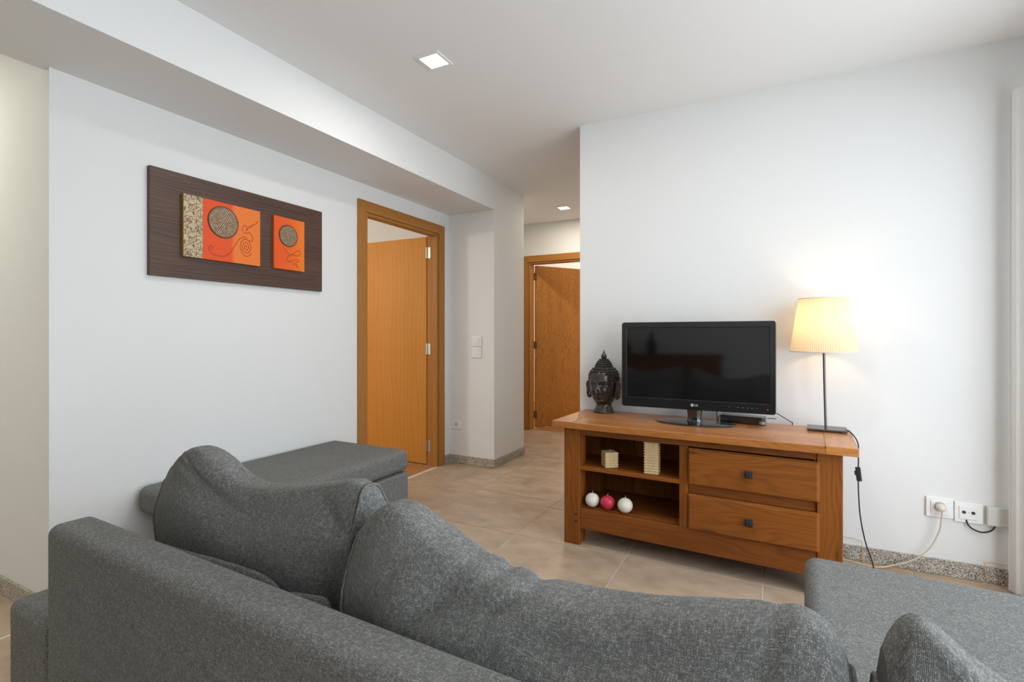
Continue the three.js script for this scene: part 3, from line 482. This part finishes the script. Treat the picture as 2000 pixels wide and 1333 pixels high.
// ───────────────────────── Buddha head ─────────────────────────
{
  const bp = benchPoint(0.088, TOPY, -0.385);
  const t = thing('buddha_head_statue', 'dark bronze Buddha head statue with curled hair beside the television', 'statue', bp, THREE.MathUtils.degToRad(-8));
  const bronzeTex = dataTex(256, 256, (i, j) => mix([0.028, 0.026, 0.023], [0.13, 0.11, 0.09], Math.pow(fbm(i / 20, j / 20, 13, 13, 901, 4), 2.2)));
  const bronze = phys({ map: bronzeTex, roughness: 0.30, metalness: 0.55, clearcoat: 0.5, clearcoatRoughness: 0.22 });
  const hair = phys({ map: bronzeTex, roughness: 0.42, metalness: 0.5 });
  const G = (x, s) => Math.exp(-(x * x) / (s * s));
  const rw = interp([[0, 0.060], [0.006, 0.061], [0.02, 0.055], [0.04, 0.0475], [0.052, 0.047], [0.058, 0.050], [0.070, 0.058], [0.09, 0.068], [0.12, 0.0775], [0.155, 0.083], [0.19, 0.085], [0.225, 0.083], [0.245, 0.076], [0.262, 0.062], [0.275, 0.040], [0.282, 0.0005]]);
  const dep = interp([[0, 1.0], [0.05, 1.0], [0.07, 1.10], [0.12, 1.10], [0.2, 1.10], [0.28, 1.05]]);
  const NY = 150, NT = 144, pos = [], idx = [], uv = [];
  for (let j = 0; j <= NY; j++) for (let i = 0; i <= NT; i++) {
    const y = 0.282 * j / NY, th = i / NT * Math.PI * 2 - Math.PI, w = rw(y);       // th = 0 faces +z
    let x = Math.sin(th) * w, z = Math.cos(th) * w * dep(y);
    const fr = smooth(0.15, 0.7, Math.cos(th));                                     // only on the face side
    let d = 0;
    if (y > 0.055 && y < 0.235) {
      const ax = Math.abs(x);
      d += 0.010 * G(y - 0.071, 0.014) * G(x, 0.030);                               // chin
      d += 0.0060 * G(y - 0.1075, 0.0042) * G(x, 0.017) + 0.0068 * G(y - 0.0970, 0.0045) * G(x, 0.014) - 0.0045 * G(y - 0.1022, 0.0016) * G(x, 0.020); // lips and the line between them
      d -= 0.004 * G(y - 0.086, 0.005) * G(x, 0.016);
      const nose = smooth(0.192, 0.122, y) * (y > 0.119 ? 1 : G(y - 0.119, 0.004));
      d += (0.006 + 0.013 * nose) * (y > 0.110 && y < 0.196 ? 1 : 0) * nose * G(x, 0.006 + 0.006 * nose) + 0.005 * G(y - 0.1235, 0.005) * G(ax - 0.010, 0.005);   // nose ridge and wings
      d -= 0.0065 * G(y - 0.166, 0.010) * G(ax - 0.030, 0.017);                     // eye sockets
      d += 0.0068 * G(y - 0.1585, 0.0062) * G(ax - 0.031, 0.015);                   // closed lids
      d -= 0.0035 * G(y - (0.1530 + 0.02 * (ax - 0.03) * (ax - 0.03) * 40), 0.0014) * G(ax - 0.031, 0.015);
      const brow = 0.1835 + 0.010 * (1 - Math.pow((ax - 0.032) / 0.032, 2)); d += 0.0036 * G(y - brow, 0.0022) * smooth(0.066, 0.05, ax) * smooth(0.004, 0.012, ax);
      d += 0.0045 * G(y - 0.132, 0.018) * G(ax - 0.042, 0.016);                     // cheeks
    }
    z += 1.5 * d * fr; x += Math.sin(th) * d * fr * 0.25;
    pos.push(x, y, z); uv.push(i / NT * 2, y * 5);
    if (i && j) { const a = (j - 1) * (NT + 1) + i - 1, b = a + 1, c = a + NT + 1, e = c + 1; idx.push(a, b, c, b, e, c); }
  }
  const g = new THREE.BufferGeometry(); g.setAttribute('position', new THREE.Float32BufferAttribute(pos, 3)); g.setAttribute('uv', new THREE.Float32BufferAttribute(uv, 2)); g.setIndex(idx); g.computeVertexNormals();
  mesh('head', g, bronze, t);
  mesh('base_ring', new THREE.LatheGeometry([[0.0001, 0.0004], [0.060, 0.0004], [0.064, 0.003], [0.063, 0.009], [0.058, 0.012]].map((p) => new THREE.Vector2(...p)), 48), bronze, t);
  mesh('urna', merge([new THREE.TorusGeometry(0.0075, 0.0026, 8, 20).scale(1, 1.25, 1).translate(0, 0.203, 0.0945), new THREE.SphereGeometry(0.0045, 12, 10).scale(1, 1.2, 0.7).translate(0, 0.203, 0.0935)]), bronze, t);
  // snail-shell curls in rows over the skull and the topknot, one joined part
  const curls = [], curl = new THREE.SphereGeometry(1, 7, 5);
  const row = (y, r, rz, cz, size, open) => { const n = Math.round(2 * Math.PI * r / (size * 2.05)); for (let k = 0; k < n; k++) { const th = (k + (Math.round(y * 1000) % 2) / 2) / n * Math.PI * 2 - Math.PI; if (Math.abs(th) < open) continue; curls.push(curl.clone().scale(size, size * 0.9, size).translate(Math.sin(th) * r, y, Math.cos(th) * rz + cz)); } };
  for (let k = 0; k < 11; k++) { const y = 0.135 + k * 0.0140, r = rw(y), open = y > 0.236 ? 0 : y > 0.222 ? 0.55 : y > 0.205 ? 0.95 : y > 0.185 ? 1.2 : 1.38; if (y < 0.281) row(y, r + 0.0005, r * dep(y) + 0.0015, 0, 0.0080, open); }
  mesh('hair_curls', merge(curls), hair, t).userData.kind = 'stuff';
  const knot = [], tiers = [[0.268, 0.050], [0.280, 0.046], [0.292, 0.040], [0.304, 0.032], [0.314, 0.023]];
  for (const [y, r] of tiers) { const n = Math.round(2 * Math.PI * r / 0.0165); for (let k = 0; k < n; k++) { const th = k / n * Math.PI * 2; knot.push(new THREE.SphereGeometry(0.0082, 8, 6).translate(Math.sin(th) * r, y, Math.cos(th) * r)); } }
  knot.push(new THREE.LatheGeometry([[0.050, 0.255], [0.048, 0.275], [0.040, 0.296], [0.028, 0.312], [0.012, 0.320]].map((p) => new THREE.Vector2(...p)), 32));
  mesh('topknot', merge(knot), hair, t).userData.kind = 'stuff';
  mesh('flame_finial', new THREE.LatheGeometry([[0.011, 0.316], [0.012, 0.322], [0.017, 0.328], [0.018, 0.335], [0.0145, 0.344], [0.009, 0.354], [0.0045, 0.364], [0.0015, 0.374], [0.0001, 0.377]].map((p) => new THREE.Vector2(...p)), 24), bronze, t);
  for (const s of [-1, 1]) {                                         // long ears with a hollow and a hanging lobe
    const e = new THREE.Shape(); e.moveTo(0, 0.085); e.bezierCurveTo(0.022, 0.092, 0.032, 0.066, 0.022, 0.046); e.bezierCurveTo(0.020, 0.032, 0.026, 0.016, 0.018, 0.002); e.bezierCurveTo(0.012, -0.008, 0.002, -0.006, 0.001, 0.006); e.bezierCurveTo(0.0, 0.03, -0.006, 0.05, 0, 0.085);
    const hollow = new THREE.Path(); hollow.absellipse(0.011, 0.018, 0.0045, 0.013, 0, Math.PI * 2, true, 0); e.holes.push(hollow);
    const g1 = new THREE.ExtrudeGeometry(e, { depth: 0.006, bevelEnabled: true, bevelThickness: 0.004, bevelSize: 0.003, bevelSegments: 3, curveSegments: 12 });
    const m = mesh('ear', g1, bronze, t); m.position.set(s * 0.081, 0.090, 0.008); m.rotation.set(0, s > 0 ? -0.08 : Math.PI + 0.08, 0); m.scale.set(1.15, 1.15, 1.15);
  }
}

// ───────────────────────── table lamp ─────────────────────────
{
  const LP = [0.231, TOPY, -2.850];
  const t = thing('table_lamp', 'lit table lamp with a pleated cream shade on a thin dark pole', 'lamp', LP, THREE.MathUtils.degToRad(-3));
  mesh('base', merge([rbox(0.165, 0.007, 0.125, 0.002).translate(0.004, 0.0105, -0.015), rbox(0.018, 0.007, 0.012, 0.001).translate(-0.062, 0.0036, 0.035), rbox(0.018, 0.007, 0.012, 0.001).translate(0.070, 0.0036, 0.035), rbox(0.018, 0.007, 0.012, 0.001).translate(-0.062, 0.0036, -0.065), rbox(0.018, 0.007, 0.012, 0.001).translate(0.070, 0.0036, -0.065)]), gunmetal, t);
  mesh('pole', tube([[0, 0.012, -0.015], [-0.005, 0.22, -0.015], [-0.009, 0.44, -0.015]], 0.0058, 12, 14), gunmetal, t);
  const cx = -0.010, cz = -0.015, y0 = 0.383, y1 = 0.640, r0 = 0.141, r1 = 0.106, PL = 96;
  const pos = [], idx = [], N = PL * 4;
  for (let j = 0; j <= 10; j++) for (let i = 0; i <= N; i++) { const q = j / 10, th = i / N * Math.PI * 2, r = r0 + (r1 - r0) * q + 0.0026 * Math.cos(i / 4 * Math.PI * 2); pos.push(cx + Math.cos(th) * r, y0 + (y1 - y0) * q, cz + Math.sin(th) * r); if (i && j) { const a = (j - 1) * (N + 1) + i - 1, b = a + 1, c = a + N + 1, d = c + 1; idx.push(a, c, b, b, c, d); } }
  const g = new THREE.BufferGeometry(); g.setAttribute('position', new THREE.Float32BufferAttribute(pos, 3)); g.setIndex(idx); g.computeVertexNormals();
  const cloth = phys({ color: rgb(0.86, 0.76, 0.58), roughness: 1, transmission: 0.5, thickness: 0, side: THREE.DoubleSide });
  mesh('shade', g, cloth, t);
  const trim = std({ color: rgb(0.72, 0.64, 0.52), roughness: 0.9 });
  mesh('shade_rim', new THREE.TorusGeometry(r0, 0.0022, 6, 72).rotateX(Math.PI / 2).translate(cx, y0, cz), trim, t); mesh('shade_rim', new THREE.TorusGeometry(r1, 0.0022, 6, 72).rotateX(Math.PI / 2).translate(cx, y1, cz), trim, t);
  const spokes = []; for (let k = 0; k < 3; k++) { const a = k / 3 * Math.PI * 2 + 0.4; spokes.push(tube([[cx, 0.47, cz], [cx + Math.cos(a) * 0.06, 0.60, cz + Math.sin(a) * 0.06], [cx + Math.cos(a) * (r1 - 0.002), y1 - 0.003, cz + Math.sin(a) * (r1 - 0.002)]], 0.0014, 10, 6)); }
  mesh('shade_holder', merge(spokes), gunmetal, t);
  mesh('socket', new THREE.CylinderGeometry(0.015, 0.015, 0.055, 18).translate(cx, 0.462, cz), blackPlastic, t);
  mesh('bulb', new THREE.SphereGeometry(0.03, 20, 14).translate(cx, 0.522, cz), std({ color: rgb(1, 0.9, 0.7), emissive: rgb(1, 0.72, 0.40), emissiveIntensity: 2 }), t);
  const p = new THREE.PointLight(rgb(1, 0.66, 0.36), 0.13, 0, 2); p.name = 'table_lamp_bulb'; p.castShadow = true; p.shadow.radius = 1.5; p.position.set(cx, 0.522, cz); t.add(p);
  // flex: over the end of the bench and down to the floor, with an inline switch
  const W = (x, y, z) => { const v = new THREE.Vector3(x - LP[0], y - LP[1], z - LP[2]); v.applyAxisAngle(new THREE.Vector3(0, 1, 0), THREE.MathUtils.degToRad(3)); return v.toArray(); };
  mesh('flex', tube([W(0.300, 0.674, -2.85), W(0.322, 0.676, -2.80), W(0.345, 0.640, -2.745), W(0.3445, 0.58, -2.72), W(0.344, 0.50, -2.72), W(0.345, 0.42, -2.72), W(0.352, 0.31, -2.72), W(0.371, 0.20, -2.72), W(0.398, 0.105, -2.715), W(0.40, 0.02, -2.70), W(0.44, 0.004, -2.74)], 0.0028, 120, 8), blackRubber, t);
  const sw = mesh('flex_switch', merge([rbox(0.020, 0.062, 0.018, 0.004), rbox(0.006, 0.020, 0.010, 0.002).translate(-0.012, 0.006, 0.004)]), blackPlastic, t); sw.position.set(...W(0.3445, 0.503, -2.715)); sw.rotation.z = 0.10;
}

// ───────────────────────── candles on the bench shelves ─────────────────────────
const waxMottle = dataTex(128, 128, (i, j) => { const n = fbm(i / 16, j / 16, 8, 8, 951, 4); return [0.72 + 0.12 * n, 0.68 + 0.12 * n, 0.58 + 0.14 * n]; });
const whiteWax = phys({ map: waxMottle, roughness: 0.5 }), wick = std({ color: rgb(0.75, 0.72, 0.62), roughness: 0.9 });
const redMottle = dataTex(128, 128, (i, j) => mix([0.42, 0.010, 0.030], [0.66, 0.045, 0.085], fbm(i / 10, j / 40, 13, 4, 961, 4)));
const redWax = phys({ map: redMottle, roughness: 0.35 });
const candleSpots = [[0.148, -0.040, 0.0375, whiteWax, 'white ball candle on the lower shelf beside the bench leg'], [0.233, -0.040, 0.0375, redWax, 'red ball candle between the two white ball candles'], [0.328, -0.040, 0.0385, whiteWax, 'white ball candle on the lower shelf at the end of the row']];
for (const [u, n, r, m, label] of candleSpots) {
  const t = thing('ball_candle', label, 'candle', benchPoint(u, 0.205, n - 0.0), 0.7 * u, 'ball candles on the lower shelf');
  const s = new THREE.SphereGeometry(r, 40, 28), p = s.attributes.position; for (let i = 0; i < p.count; i++) { const k = 1 + 0.012 * (vnoise(p.getX(i) * 90 + 20, p.getY(i) * 90 + 20 + p.getZ(i) * 50, 64, 64, 971) - 0.5); p.setXYZ(i, p.getX(i) * k, p.getY(i) * k * 0.985, p.getZ(i) * k); } s.computeVertexNormals();
  mesh('wax', s.translate(0, r * 0.992, 0), m, t); mesh('wick', tube([[0, r * 1.9, 0], [0.0005, r * 2.1, 0], [0.003, r * 2.28, 0.001]], 0.0012, 8, 6), wick, t);
}
const bambooTex = dataTex(128, 128, (i, j) => mix([0.56, 0.39, 0.18], [0.76, 0.58, 0.33], fbm(i / 8, j / 24, 16, 6, 981, 4)));
const bambooWax = std({ map: bambooTex, roughness: 0.65 });
function ribbed(label, u, n, w, h, ribs, turn) {
  const t = thing('block_candle', label, 'candle', benchPoint(u, 0.4245, n), turn, 'ribbed candles on the upper shelf');
  const g = [rbox(w * 0.88, h, w * 0.88, 0.002).translate(0, h / 2, 0)], st = h / ribs; for (let k = 0; k < ribs; k++) g.push(rbox(w * (0.985 + 0.02 * hash2(k, ribs, 5)), st * 0.62, w * (0.985 + 0.02 * hash2(k, ribs, 6)), Math.min(0.003, st * 0.38), 2).translate(0, (k + 0.5) * st, 0));
  mesh('wax', metreUV(merge(g), 0, [0, 0], [0.1, 0.1]), bambooWax, t); mesh('wick', tube([[0, h - 0.002, 0], [0, h + 0.006, 0], [0.002, h + 0.011, 0]], 0.001, 8, 6), wick, t);
}
ribbed('short square ribbed cream candle on the upper shelf', 0.232, -0.075, 0.074, 0.082, 7, 0.62);
ribbed('tall square ribbed cream candle on the upper shelf', 0.462, -0.062, 0.074, 0.165, 12, 0.06);

// ───────────────────────── art panel ─────────────────────────
{
  const t = thing('wall_art', 'long dark wooden panel carrying two orange abstract canvases', 'wall art', [L + 0.0005, 0, 0]);
  const z0 = -2.268, z1 = -1.277, y0 = 1.404, y1 = 1.908, th = 0.024;
  mesh('panel', grainUV(bounds(0, th, y0, y1, z0, z1, 0.0015), 2), wenge, t);
  const cv = (w, h, draw) => { const c = document.createElement('canvas'); c.width = w; c.height = h; draw(c.getContext('2d'), w, h); const x = new THREE.CanvasTexture(c); x.colorSpace = THREE.SRGBColorSpace; return x; };
  const brush = (g, w, h, base, seed) => { const r = rng(seed); for (let k = 0; k < 500; k++) { const v = (r() - 0.5) * 26; g.fillStyle = `rgba(${base[0] + v},${base[1] + v},${base[2] + v * 0.5},0.10)`; g.fillRect(r() * w - 40, r() * h, 80 + r() * 160, 2 + r() * 6); } };
  const line = (g, pts, wd, col, ox) => { g.strokeStyle = col; g.lineWidth = wd; g.lineCap = g.lineJoin = 'round'; g.beginPath(); pts.forEach(([x, y], i) => { if (!i) g.moveTo(x + ox, y); else { const [a, b] = pts[i - 1]; g.quadraticCurveTo(a + ox, b, (a + x) / 2 + ox, (b + y) / 2); } }); g.stroke(); };
  const bigArt = cv(1024, 768, (g, w, h) => {
    g.fillStyle = 'rgb(226,78,22)'; g.fillRect(0, 0, 640, h); g.fillStyle = 'rgb(234,122,44)'; g.fillRect(600, 0, w - 600, h);
    const e = g.createLinearGradient(600, 0, 655, 0); e.addColorStop(0, 'rgb(226,78,22)'); e.addColorStop(1, 'rgb(234,122,44)'); g.fillStyle = e; g.fillRect(600, 0, 55, h);
    brush(g, w, h, [232, 104, 36], 11);
    const sp = []; for (let k = 0; k < 52; k++) { const a = k * 0.36, r = 8 + k * 2.2; sp.push([815 + r * 0.80 * Math.cos(a), 530 - r * 1.12 * Math.sin(a)]); }
    const tail = [[345, 640], [362, 610], [340, 585], [312, 600], [305, 640], [345, 690], [430, 712], [520, 700], [590, 650], [640, 570], [690, 470], [740, 415], [800, 395], [855, 420]];
    const scribble = [[855, 430], [895, 445], [915, 425], [905, 375], [880, 330], [860, 320], [815, 345], [775, 340], [760, 290], [785, 240], [820, 235], [830, 280], [805, 320], [850, 270], [880, 215], [870, 250], [895, 245], [905, 205], [915, 220], [935, 195], [960, 190], [985, 150], [995, 130]];
    for (const p of [sp, tail, scribble]) line(g, p, 9, 'rgb(150,52,12)', 0);
  });
  const smallArt = cv(512, 768, (g, w, h) => {
    const e = g.createLinearGradient(0, 0, w, 0); e.addColorStop(0, 'rgb(228,82,20)'); e.addColorStop(0.45, 'rgb(230,92,22)'); e.addColorStop(1, 'rgb(238,128,30)'); g.fillStyle = e; g.fillRect(0, 0, w, h); brush(g, w, h, [233, 104, 26], 23);
    line(g, [[150, 440], [190, 480], [215, 520], [270, 545], [330, 515], [370, 470], [420, 450], [440, 490], [420, 530], [360, 545], [300, 530], [230, 560], [205, 610], [235, 650], [285, 640], [330, 610], [400, 590], [420, 610], [380, 640], [300, 670], [330, 690], [390, 672], [370, 710], [400, 715], [430, 745]], 9, 'rgb(160,56,12)', 0);
  });
  const quad = (tex, a, b, Y0, Y1, deep, name, edge) => {                   // canvas on a stretcher: printed face, painted edges
    const side = std({ color: rgb(...edge), roughness: 0.7 }), face = std({ map: tex, roughness: 0.6 });
    const c = mesh(name, bounds(th, th + deep, Y0, Y1, a, b, 0.0015), side, t);
    const p = new THREE.PlaneGeometry(b - a - 0.001, Y1 - Y0 - 0.001).rotateY(Math.PI / 2).translate(th + deep + 0.0004, (Y0 + Y1) / 2, (a + b) / 2);
    mesh('painted_face', p, face, c); return c;
  };
  const D = 0.018, c1 = quad(bigArt, -1.822, -1.413, 1.508, 1.811, D, 'canvas', [0.30, 0.17, 0.03]), c2 = quad(smallArt, -2.117, -1.908, 1.510, 1.811, D, 'canvas', [0.55, 0.12, 0.015]);
  // relief strip and medallions: raised metallic mosaic
  const relief = dataTex(256, 256, (i, j) => { const n = fbm(i / 16, j / 16, 16, 16, 1001, 4), v = Math.abs(n - 0.5) * 2; return mix([0.16, 0.10, 0.05], [0.60, 0.47, 0.30], smooth(0.02, 0.14, v) * (0.8 + 0.2 * hash2(i, j, 3))); });
  const reliefB = dataTex(256, 256, (i, j) => smooth(0.02, 0.14, Math.abs(fbm(i / 16, j / 16, 16, 16, 1001, 4) - 0.5) * 2), false);
  const gold = std({ map: relief, bumpMap: reliefB, bumpScale: 0.002, roughness: 0.5, metalness: 0.2 });
  mesh('relief_strip', metreUV(bounds(th + D, th + D + 0.003, 1.5085, 1.8105, -1.506, -1.4135, 0.001), 2, [0, 0], [0.16, 0.16]), gold, c1).userData.label = 'beige crackled relief strip';
  const mosaic = dataTex(512, 512, (i, j) => { const x = (i - 256) / 256, y = (j - 256) / 256, r = Math.hypot(x, y), ringK = Math.floor(r * 10), n = Math.max(6, ringK * 6), k = Math.floor((Math.atan2(y, x) / 6.2832 + 0.5) * n), fr = r * 10 - ringK, fa = (Math.atan2(y, x) / 6.2832 + 0.5) * n - k; const edge = Math.min(fr, 1 - fr, fa, 1 - fa); const t2 = smooth(0.05, 0.3, edge) * (0.5 + 0.5 * hash2(ringK, k, 1011)); return mix([0.07, 0.035, 0.018], [0.72, 0.52, 0.34], r > 0.94 ? 0.08 : t2); });
  const mosaicM = std({ map: mosaic, roughness: 0.5, metalness: 0.2 });
  for (const [cz, cy, r, c] of [[-1.612, 1.709, 0.081, c1], [-2.003, 1.708, 0.063, c2]]) {
    const rim = new THREE.TorusGeometry(r - 0.002, 0.003, 8, 60).rotateY(Math.PI / 2).translate(th + D + 0.002, cy, cz), disc = new THREE.CylinderGeometry(r - 0.001, r, 0.004, 60).rotateZ(-Math.PI / 2).translate(th + D + 0.002, cy, cz);
    const uvs = disc.attributes.uv, p = disc.attributes.position; for (let i = 0; i < uvs.count; i++) uvs.setXY(i, 0.5 + (p.getZ(i) - cz) / r / 2, 0.5 + (p.getY(i) - cy) / r / 2);
    const m = mesh('medallion', disc, mosaicM, c); m.userData.label = 'round brown mosaic medallion'; mesh('medallion_rim', rim, std({ color: rgb(0.10, 0.045, 0.02), roughness: 0.7 }), c);
  }
}

// ───────────────────────── switches, sockets and cables ─────────────────────────
{
  const zf = -3.71;
  for (const [y0, y1, label] of [[1.032, 1.122, 'white rocker switch on the pillar, upper of the pair'], [0.935, 1.025, 'white rocker switch on the pillar, lower of the pair']]) {
    const t = thing('light_switch', label, 'light switch', [-2.267, (y0 + y1) / 2, zf], 0, 'switches on the pillar');
    mesh('plate', rbox(0.096, 0.09, 0.014, 0.003).translate(0, 0, 0.007), whitePlastic, t); mesh('rocker', rbox(0.062, 0.062, 0.010, 0.002).rotateX(0.09).translate(0, 0, 0.0155), whitePlastic, t);
  }
  const s = thing('wall_socket', 'white earthed wall socket low on the pillar', 'socket', [-2.473, 0.343, zf]);
  mesh('plate', rbox(0.086, 0.086, 0.010, 0.004).translate(0, 0, 0.005), whitePlastic, s); mesh('well', merge([new THREE.RingGeometry(0.019, 0.022, 32).translate(0, 0, 0.0105), new THREE.CylinderGeometry(0.019, 0.019, 0.002, 32).rotateX(Math.PI / 2).translate(0, 0, 0.0098)]), greyPlastic, s);
  mesh('pin_hole', new THREE.CircleGeometry(0.003, 12).translate(-0.008, 0, 0.0112), darkHole, s); mesh('pin_hole', new THREE.CircleGeometry(0.003, 12).translate(0.008, 0, 0.0112), darkHole, s);
}
{
  const zf = ROOM.back;
  const s = thing('wall_socket', 'white wall socket with a round plug in it by the curtain', 'socket', [0.699, 0.3165, zf]);
  mesh('plate', rbox(0.102, 0.094, 0.011, 0.004).translate(0, 0, 0.0055), whitePlastic, s); mesh('insert', rbox(0.066, 0.064, 0.005, 0.002).translate(0, 0, 0.0125), whitePlastic, s); mesh('well', new THREE.TorusGeometry(0.021, 0.0022, 8, 36).translate(0, 0.006, 0.0145), greyPlastic, s);
  const p = thing('plug_and_cord', 'cream round plug with a pale cord curving down to the skirting', 'power cord', [0.699, 0.3225, zf + 0.0152]);
  mesh('plug', new THREE.LatheGeometry([[0.0001, 0], [0.0185, 0], [0.0185, 0.022], [0.016, 0.032], [0.009, 0.038], [0.0001, 0.039]].map((q) => new THREE.Vector2(...q)), 28).rotateX(Math.PI / 2), std({ color: rgb(0.72, 0.66, 0.56), roughness: 0.4 }), p);
  const Wp = (x, y, z) => [x - 0.699, y - 0.3225, z - zf - 0.0152], cream = std({ color: rgb(0.66, 0.56, 0.42), roughness: 0.5 });
  mesh('cord', tube([Wp(0.699, 0.318, zf + 0.045), Wp(0.700, 0.298, zf + 0.044), Wp(0.698, 0.262, zf + 0.04), Wp(0.690, 0.209, zf + 0.038), Wp(0.655, 0.126, zf + 0.038), Wp(0.597, 0.062, zf + 0.038), Wp(0.519, 0.020, zf + 0.04), Wp(0.44, 0.0036, zf + 0.06), Wp(0.30, 0.0036, zf + 0.03), Wp(0.10, 0.0036, zf + 0.03)], 0.0034, 100, 8), cream, p);
  const a = thing('antenna_socket', 'white antenna socket with two black round holes', 'socket', [0.8035, 0.308, zf]);
  mesh('plate', rbox(0.102, 0.094, 0.011, 0.004).translate(0, 0, 0.0055), whitePlastic, a); mesh('insert', rbox(0.066, 0.060, 0.005, 0.002).translate(-0.002, 0, 0.0125), whitePlastic, a);
  for (const [x, r] of [[-0.018, 0.0068], [0.015, 0.0068], [-0.0015, 0.0012]]) mesh('port', new THREE.CylinderGeometry(r, r, 0.003, 20).rotateX(Math.PI / 2).translate(x, 0.003, 0.016), darkHole, a);
  const j = tag(mesh('junction_box', rbox(0.098, 0.086, 0.026, 0.005).translate(0.913, 0.308, zf + 0.013), greyPlastic), 'plain pale grey cable box next to the antenna socket', 'junction box');
  tag(mesh('antenna_cable', tube([[0.795, 0.275, zf + 0.010], [0.799, 0.257, zf + 0.016], [0.815, 0.240, zf + 0.020], [0.846, 0.230, zf + 0.020], [0.875, 0.240, zf + 0.020], [0.890, 0.258, zf + 0.018], [0.894, 0.272, zf + 0.014]], 0.0034, 50, 8), blackRubber), 'short black cable looping from antenna socket to cable box', 'cable');
  const yellow = std({ color: rgb(0.72, 0.46, 0.13), roughness: 0.6 });
  tag(mesh('thin_wire', tube([[0.94, 0.092, zf + 0.006], [0.892, 0.093, zf + 0.007], [0.864, 0.092, zf + 0.010], [0.857, 0.085, zf + 0.016], [0.859, 0.04, zf + 0.017], [0.862, 0.004, zf + 0.022], [0.80, 0.0025, zf + 0.05], [0.70, 0.0025, zf + 0.03]], 0.0013, 80, 6), yellow), 'thin yellow wire dropping over the granite skirting by the curtain', 'wire');
  tag(mesh('thin_wire', tube([[0.27, 0.106, zf + 0.006], [0.34, 0.108, zf + 0.006], [0.385, 0.104, zf + 0.010], [0.396, 0.094, zf + 0.016], [0.398, 0.05, zf + 0.017], [0.402, 0.004, zf + 0.02], [0.46, 0.0025, zf + 0.03], [0.58, 0.0025, zf + 0.035]], 0.0013, 80, 6), yellow), 'thin yellow wire dropping over the granite skirting by the bench', 'wire');
}

// ───────────────────────── curtain at the balcony door ─────────────────────────
{
  const t = thing('curtain', 'plain white curtain hanging by the balcony door', 'curtain', [0.955, 0, -2.90]);
  const NZ = 90, NYc = 20, pos = [], idx = [];
  for (let j = 0; j <= NYc; j++) for (let i = 0; i <= NZ; i++) {
    const q = i / NZ, y = 0.012 + (2.19 - 0.012) * j / NYc, a = 0.030 * (1 - 0.25 * j / NYc);
    pos.push(-0.032 + 0.085 * smooth(0, 0.8, q) + 0.3 * a * Math.sin(q * 4 * Math.PI * 2) * smooth(0.1, 0.4, q) - 0.006 * (1 - j / NYc) * smooth(0.2, 0, q), y, -0.055 + 0.20 * q + 0.010 * Math.cos(q * 12 * Math.PI));
    if (i && j) { const b = (j - 1) * (NZ + 1) + i - 1; idx.push(b, b + 1, b + NZ + 1, b + 1, b + NZ + 2, b + NZ + 1); }
  }
  const g = new THREE.BufferGeometry(); g.setAttribute('position', new THREE.Float32BufferAttribute(pos, 3)); g.setIndex(idx); g.computeVertexNormals();
  mesh('cloth', g, phys({ color: rgb(0.88, 0.88, 0.87), roughness: 1, transmission: 0.3, thickness: 0, side: THREE.DoubleSide }), t);
  const r = thing('curtain_rail', 'slim white curtain rail above the balcony door', 'curtain rail', [0.965, 2.20, -1.2]);
  mesh('rail', rbox(0.024, 0.018, 3.4, 0.003), whitePlastic, r); for (const z of [-1.3, 0, 1.3]) mesh('bracket', bounds(0.012, ROOM.right - 0.965, -0.006, 0.006, z - 0.01, z + 0.01, 0.002), whitePlastic, r);
}

// ───────────────────────── sideboard behind the camera, mirrored in the screen ─────────────────────────
{
  const s = thing('sideboard', 'dark red brown sideboard against the wall behind the sofa', 'sideboard', [-1.35, 0, ROOM.front - 0.245]);
  const part = (name, x0, x1, y0, y1, z0, z1, axis, p = s, m = benchWood2) => mesh(name, grainUV(bounds(x0, x1, y0, y1, z0, z1, 0.004), axis), m, p);
  part('top', -0.88, 0.88, 0.84, 0.875, -0.235, 0.235, 0); part('carcass', -0.85, 0.85, 0.10, 0.839, -0.205, 0.225, 0);
  for (let k = 0; k < 3; k++) { const d = part('cabinet_door', -0.83 + k * 0.56, -0.285 + k * 0.56, 0.13, 0.81, -0.225, -0.2055, 1); mesh('knob', new THREE.SphereGeometry(0.014, 16, 12).translate(-0.33 + k * 0.56, 0.5, -0.238), iron, d); }
  for (const [x, z] of [[-0.8, -0.17], [0.8, -0.17], [-0.8, 0.18], [0.8, 0.18]]) part('leg', x - 0.03, x + 0.03, 0.0005, 0.0995, z - 0.03, z + 0.03, 1);
  const dark = std({ color: rgb(0.03, 0.03, 0.028), roughness: 0.4 });
  for (const [x, h, label] of [[-1.72, 0.21, 'small dark vase on the sideboard behind the sofa'], [-1.38, 0.30, 'tall dark vase on the sideboard behind the sofa']])
    tag(mesh('vase', new THREE.LatheGeometry([[0.0001, 0], [0.05, 0], [0.075, 0.25], [0.07, 0.5], [0.03, 0.68], [0.035, 0.8], [0.02, 0.9], [0.03, 1]].map(([r, y]) => new THREE.Vector2(r, y * h)), 32).translate(x, 0.8755, ROOM.front - 0.25), dark), label, 'vase');
}

renderer.render(scene, camera);
